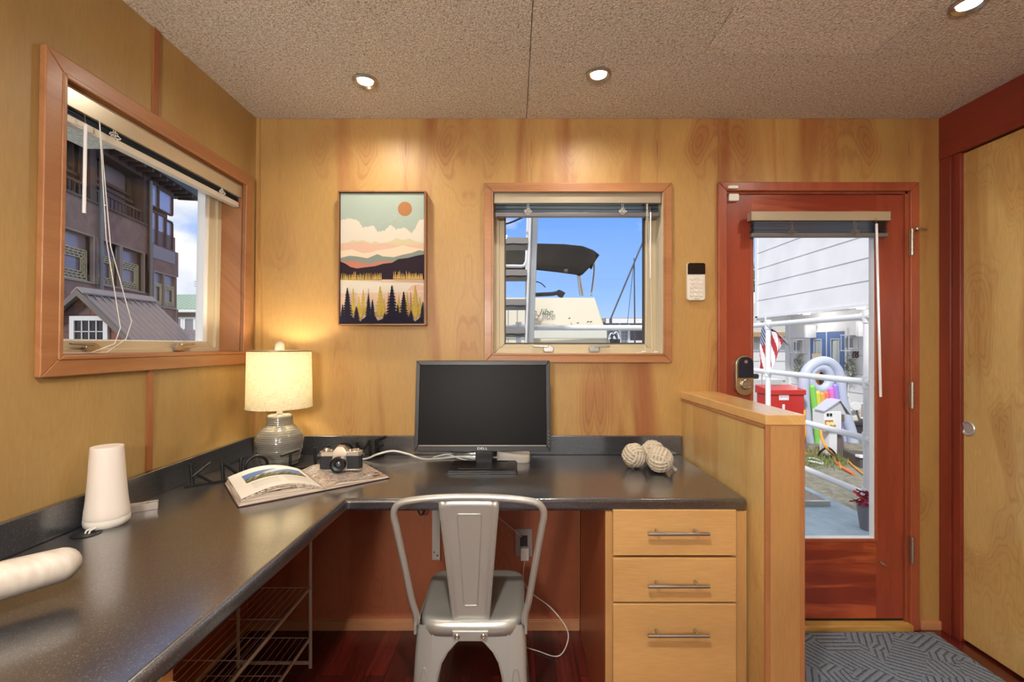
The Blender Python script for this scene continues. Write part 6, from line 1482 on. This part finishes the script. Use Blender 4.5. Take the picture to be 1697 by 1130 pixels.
def lattice(parent, a, c, z0, z1, d, top=0.0, seed=1):
    "gold fretwork border band, made of staggered brick-like bars"
    mb = MB(); zt2 = z1-(z1-z0)*top; th = 0.013; w_ = (c-a); h = zt2-z0; bw = min(w_*0.2, 0.26)
    def hbar(x0, x1, z): mb.prism([(x0, z-th), (x1, z-th), (x1, z+th), (x0, z+th)], fb, d, d+0.03)
    def vbar(x, za, zb2): mb.prism([(x-th, za), (x+th, za), (x+th, zb2), (x-th, zb2)], fb, d, d+0.03)
    for k in range(4): o_ = bw*k/3; hbar(a+o_, c-o_, z0+o_+th); hbar(a+o_, c-o_, zt2-o_-th); vbar(a+o_+th, z0+o_, zt2-o_); vbar(c-o_-th, z0+o_, zt2-o_)
    rnd = random.Random(seed)
    for k in range(3):
        o0, o1 = bw*k/3, bw*(k+1)/3; x = a+o1+rnd.uniform(0, .1)
        while x < c-o1: vbar(x, z0+o0, z0+o1); vbar(x+0.05, zt2-o1, zt2-o0); x += 0.19
        z = z0+o1+rnd.uniform(0, .1)
        while z < zt2-o1: hbar(a+o0, a+o1, z); hbar(c-o1, c-o0, z+0.05); z += 0.17
    link('fretwork', mb, M['gold'], parent)
wins = [(FT(78), FT(94), 3.35, 4.85), (FT(98)+0.02, FT(152), 3.35, 4.85), (FT(160), FT(196), 3.35, 4.85), (FT(201), FT(236), 3.35, 4.85)]
for i, (a, c, z0, z1) in enumerate(wins):
    f = fbx('window', [(a-0.07, a, z0-0.06, z1), (c, c+0.07, z0-0.06, z1), (a, c, z0-0.06, z0), (a, c, z1-0.04, z1)], -0.05, 0.05, pbr('pale_mullion', srgb(150, 132, 126), 0.6))
    fbx('pane', [(a, c, z0, z1)], -0.22, -0.18, M['grey_glass'], f); lattice(f, a+0.03, c-0.03, z0+0.03, z1, -0.14, 0.34, i)
for i, (a, c) in enumerate(((FT(247)+0.05, FT(264)), (FT(266), FT(286)-0.05))):
    f = fbx('window', [(a-0.05, a, 2.2, 4.25), (c, c+0.05, 2.2, 4.25), (a, c, 2.83, 2.90), (a, c, 4.2, 4.25)], 0.0, 0.16, pbr('pale_mullion', None))
    fbx('pane', [(a, c, 2.9, 4.2)], 0.02, 0.05, M['grey_glass'], f); lattice(f, a+0.03, c-0.03, 2.93, 4.2, 0.08, 0.32, i+7)
    fbx('apron_panel', [(a, c, 2.25, 2.83)], 0.02, 0.06, pbr('rose_panel', srgb(146, 118, 116), 0.7), f)
# balcony: parapet top cap, rail, balusters, posts, glazing behind
fbx('parapet_cap', [(TS, 4.4, 5.92, 5.99)], -0.30, 0.06, M['brown_dark'])
fbx('balcony_rail', [(TS, 4.4, 6.40, 6.47)], -0.16, -0.08, M['brown_dark'])
x = TS
bal = []
while x < 4.3: bal.append((x, x+0.035, 5.99, 6.42)); x += 0.21
for r_c in bal: fbx('baluster', [r_c], -0.14, -0.10, M['brown_dark'])
for px in (78, 156, 243): a = FT(px); fbx('balcony_post', [(a-0.14, a+0.14, 5.9, 8.0)], -0.32, -0.02, M['brown_dark'])
for (a, c) in ((TS, FT(100)), (FT(104), FT(150)), (FT(162), FT(197)), (FT(201), FT(240))):
    f = fbx('balcony_window', [(a-0.06, a, 5.9, 8.0), (c, c+0.06, 5.9, 8.0), (a, c, 7.02, 7.12)], -0.62, -0.5, M['brown_dark'])
    fbx('pane', [(a, c, 5.5, 7.9)], -0.70, -0.66, M['mauve_glass'], f)
fbx('upper_beam', [(TS, T1, 7.75, 8.2)], -0.5, -0.05, M['brown_dark'])
fbx('diagonal_beam', [(TS, 4.3, 6.75, 6.84)], -0.48, -0.40, M['brown_dark'])
# right upper windows
for (a, c, z0, z1) in ((FT(247), FT(260), 5.35+1.5, 7.7), (FT(262), FT(284), 6.85, 7.65), (FT(247), FT(258), 5.35, 6.6), (FT(260), FT(272), 5.35, 6.6), (FT(274), FT(284), 5.35, 6.5)):
    f = fbx('upper_window', [(a-0.05, a, z0, z1), (c, c+0.05, z0, z1), (a, c, z0-0.05, z0), (a, c, z1, z1+0.06)], -0.05, 0.06, M['brown_dark']); fbx('pane', [(a, c, z0, z1)], -0.30, 0.0, M['mauve_glass'], f)
fbx('sill_panel', [(FT(247), FT(284), 4.75, 5.25)], 0.0, 0.14, pbr('grey_panel', srgb(140, 132, 140), 0.6))
for (a, zt2, zb2) in ((FT(161), 7.9, 2.9), (FT(244), 7.7, 2.2)):
    mb = MB(); mb.cyl(fb(a, zb2, 0.12), fb(a, zt2, 0.12), 0.06, n=12); link('downspout', mb, pbr('grey_downpipe', srgb(120, 118, 122), 0.5), ap)
# eave
mb = MB(); mb.prism([(TS-1, 8.0), (T1+1.3, 8.0), (T1+1.3, 8.25), (T1, 9.2), (TS-1, 9.2)], fb, -7, 0.55); link('roof', mb, pbr('dark_slate_roof', srgb(76, 80, 84), 0.8), ap)
fbx('soffit_rafter', [(TS+0.5*k, TS+0.5*k+0.07, 7.86, 8.0) for k in range(22)], -0.3, 0.5, M['brown_dark'])
# glowing lamps on balcony
for px, py in ((191, 351), (199, 353)):
    mb = MB(); a = FT(px); zc = FZ(px, py)
    mb.sphere(fb(a, 6.2, -0.45), 0.05, 12, 8); link('balcony_lamp', mb, pbr('warm_bulb', srgb(255, 190, 110), 0.4, emit=srgb(255, 180, 90), emit_s=3), ap)

# shed with metal roof
sh = thing('shingled_shed', (-8.6, 9.8, GZ), 'small shingled shed with ribbed metal gable roof below the corner window view', 'shed')
ax, az = -8.62, 2.40; ex, ez = -7.55, 1.36; exl, ezl = -9.75, 1.42; Y0, Y1_ = 9.0, 10.85
m = pbr('cedar_shingles', rough=0.85); t, b = nodes(m); br2 = t.new('ShaderNodeTexBrick'); t.put(br2.inputs['Vector'], t.mapping(t.coord(), (1, 1, 1), rot=(PI/2, 0, 0)))
br2.inputs['Scale'].default_value = 1; br2.inputs['Brick Width'].default_value = 0.24; br2.inputs['Row Height'].default_value = 0.17; br2.inputs['Mortar Size'].default_value = 0.006
br2.inputs['Color1'].default_value = srgb(112, 72, 62); br2.inputs['Color2'].default_value = srgb(84, 66, 66); br2.inputs['Mortar'].default_value = srgb(50, 36, 34)
t.put(b.inputs['Base Color'], br2.outputs[0])
mb = MB(); mb.prism([(exl+0.15, GZ), (ex-0.12, GZ), (ex-0.12, ez-0.02), (ax, az-0.10), (exl+0.15, ezl)], lambda x, z, y: (x, y, z), Y0+0.12, Y1_-0.1); link('gable_wall', mb, m, sh)
rm = pbr('ribbed_metal_roof', srgb(138, 126, 124), 0.45, 0.3)
mb = MB(); mb.prism([(ax, az), (ex, ez), (ex, ez-0.05), (ax, az-0.06), (exl, ezl-0.05), (exl, ezl)], lambda x, z, y: (x, y, z), Y0, Y1_); rf = link('roof_sheet', mb, rm, sh)
y = Y0+0.04
while y < Y1_:
    mb = MB(); mb.prism([(ax, az), (ex-0.005, ez+0.004), (ex-0.005, ez+0.035), (ax, az+0.03)], lambda x, z, yy: (x, yy, z), y, y+0.028); link('rib', mb, rm, rf); y += 0.165
mb = MB(); mb.prism([(ax, az+0.03), (ax+0.12, az-0.08), (ax+0.12, az-0.05), (ax, az+0.065), (ax-0.12, az-0.05), (ax-0.12, az-0.08)], lambda x, z, y: (x, y, z), Y0-0.02, Y1_+0.02); link('ridge_cap', mb, rm, rf)
mb = MB(); mb.prism([(ax, az+0.01), (ex, ez+0.01), (ex, ez-0.09), (ax, az-0.12), (exl, ezl-0.09), (exl, ezl+0.01)], lambda x, z, y: (x, y, z), Y0-0.03, Y0+0.03); link('barge_board', mb, pbr('barge_grey', srgb(96, 88, 86), 0.6), sh)
w0, w1_ = pt(108, 524, Y0), pt(170, 575, Y0)
mb = MB(); ring(mb, lambda u, z, d: (u, Y0+0.12-d, z), w0.x+0.10, w1_.x-0.06, w1_.z-0.3, w0.z-0.08, 0.09, 0, 0.05); wf = link('window_frame', mb, pbr('shed_trim', srgb(196, 196, 200), 0.5), sh)
mb = MB(); mb.box(w0.x+0.10, w1_.x-0.06, Y0+0.10, Y0+0.12, w1_.z-0.3, w0.z-0.08); link('pane', mb, pbr('dark_pane', srgb(26, 24, 30), 0.15), wf)
mb = MB()
for k in (1, 2, 3): x = w0.x+0.10+(w1_.x-w0.x-0.16)*k/4; mb.box(x-0.008, x+0.008, Y0+0.08, Y0+0.105, w1_.z-0.3, w0.z-0.08)
for zz in (w0.z-0.08-0.22, w0.z-0.08-0.44): mb.box(w0.x+0.10, w1_.x-0.06, Y0+0.08, Y0+0.105, zz-0.008, zz+0.008)
link('muntins', mb, pbr('shed_trim', None), wf)
# second low roof to the right
lr = thing('low_metal_roof', (-8.5, 13.2, GZ), 'low ribbed metal roof right of the shed below the blue sky', 'shed')
mb = MB(); mb.prism([(-10.2, 1.72), (-8.95, 1.72), (-8.1, 1.25), (-8.1, 1.18), (-10.2, 1.18)], lambda x, z, y: (x, y, z), 12.0, 14.0); link('roof_sheet', mb, rm, lr)
for k in range(12):
    mb = MB(); mb.prism([(-8.95, 1.72), (-8.1, 1.25), (-8.1, 1.28), (-8.95, 1.75)], lambda x, z, yy: (x, yy, z), 12.0+k*0.17, 12.03+k*0.17); link('rib', mb, rm, lr)
mb = MB(); mb.box(-10.2, -8.2, 12.1, 13.9, GZ, 1.2); link('wall', mb, pbr('grey_clapboard', srgb(128, 122, 118), 0.8), lr)
# green roofed house
gr = thing('green_roof_house', (-22, 30, GZ), 'distant tan house with a green ribbed roof under the clouds', 'house')
m = pbr('green_ribbed_roof', rough=0.5); t, b = nodes(m); sp = t.new('ShaderNodeSeparateXYZ'); t.put(sp.inputs[0], t.coord())
t.put(b.inputs['Base Color'], t.ramp(t.math('PINGPONG', t.math('ADD', sp.outputs[0], 100), 0.15), [(0.0, srgb(96, 120, 104)), (0.05, srgb(134, 156, 138))]))
Yg = 28.0; a, c = pt(285, 487, Yg+1.5), pt(345, 512, Yg)
mb = MB(); mb.prism([(Yg-0.3, c.z), (Yg+1.8, a.z), (Yg+4, c.z), (Yg+4, c.z-0.1), (Yg-0.3, c.z-0.12)], lambda yy, z, x: (x, yy, z), -27, -17); link('roof', mb, m, gr)
mb = MB(); mb.box(-26.5, -17.4, Yg, Yg+3.7, GZ, c.z-0.08); link('wall', mb, pbr('tan_clapboard', srgb(150, 140, 124), 0.8), gr)
mb = MB(); mb.box(-27, -17, Yg-0.36, Yg-0.28, c.z-0.22, c.z-0.05); link('gutter', mb, M['white_metal'], gr)
for (p0, p1) in ((291, 303), (305, 324), (331, 350), (352, 366)):
    w0, w1_ = pt(p0, 526, Yg), pt(p1, 556, Yg); mb = MB(); ring(mb, lambda u, z, d: (u, Yg-d, z), w0.x+0.1, w1_.x-0.1, w1_.z, w0.z-0.1, 0.13, 0, 0.06); wf = link('window', mb, M['white_metal'], gr)
    mb = MB(); mb.box(w0.x+0.1, w1_.x-0.1, Yg-0.03, Yg, w1_.z, w0.z-0.1); link('pane', mb, pbr('grey_pane', srgb(130, 132, 138), 0.2), wf)
mb = MB(); q = pt(327, 487, Yg+1.8); mb.cyl((q.x, Yg+1.8, a.z-0.1), pt(327, 459, Yg+1.8), 0.025, n=8)
for k in range(3): mb.cyl((q.x-0.2, Yg+1.8, a.z+0.55+k*0.15), (q.x+0.2, Yg+1.8, a.z+0.55+k*0.15), 0.02, n=6)
tag(link('roof_aerial', mb, pbr('aerial_metal', srgb(130, 134, 140), 0.5)), 'thin television aerial on the ridge of the green roof', 'antenna')
#EXTERIOR_END
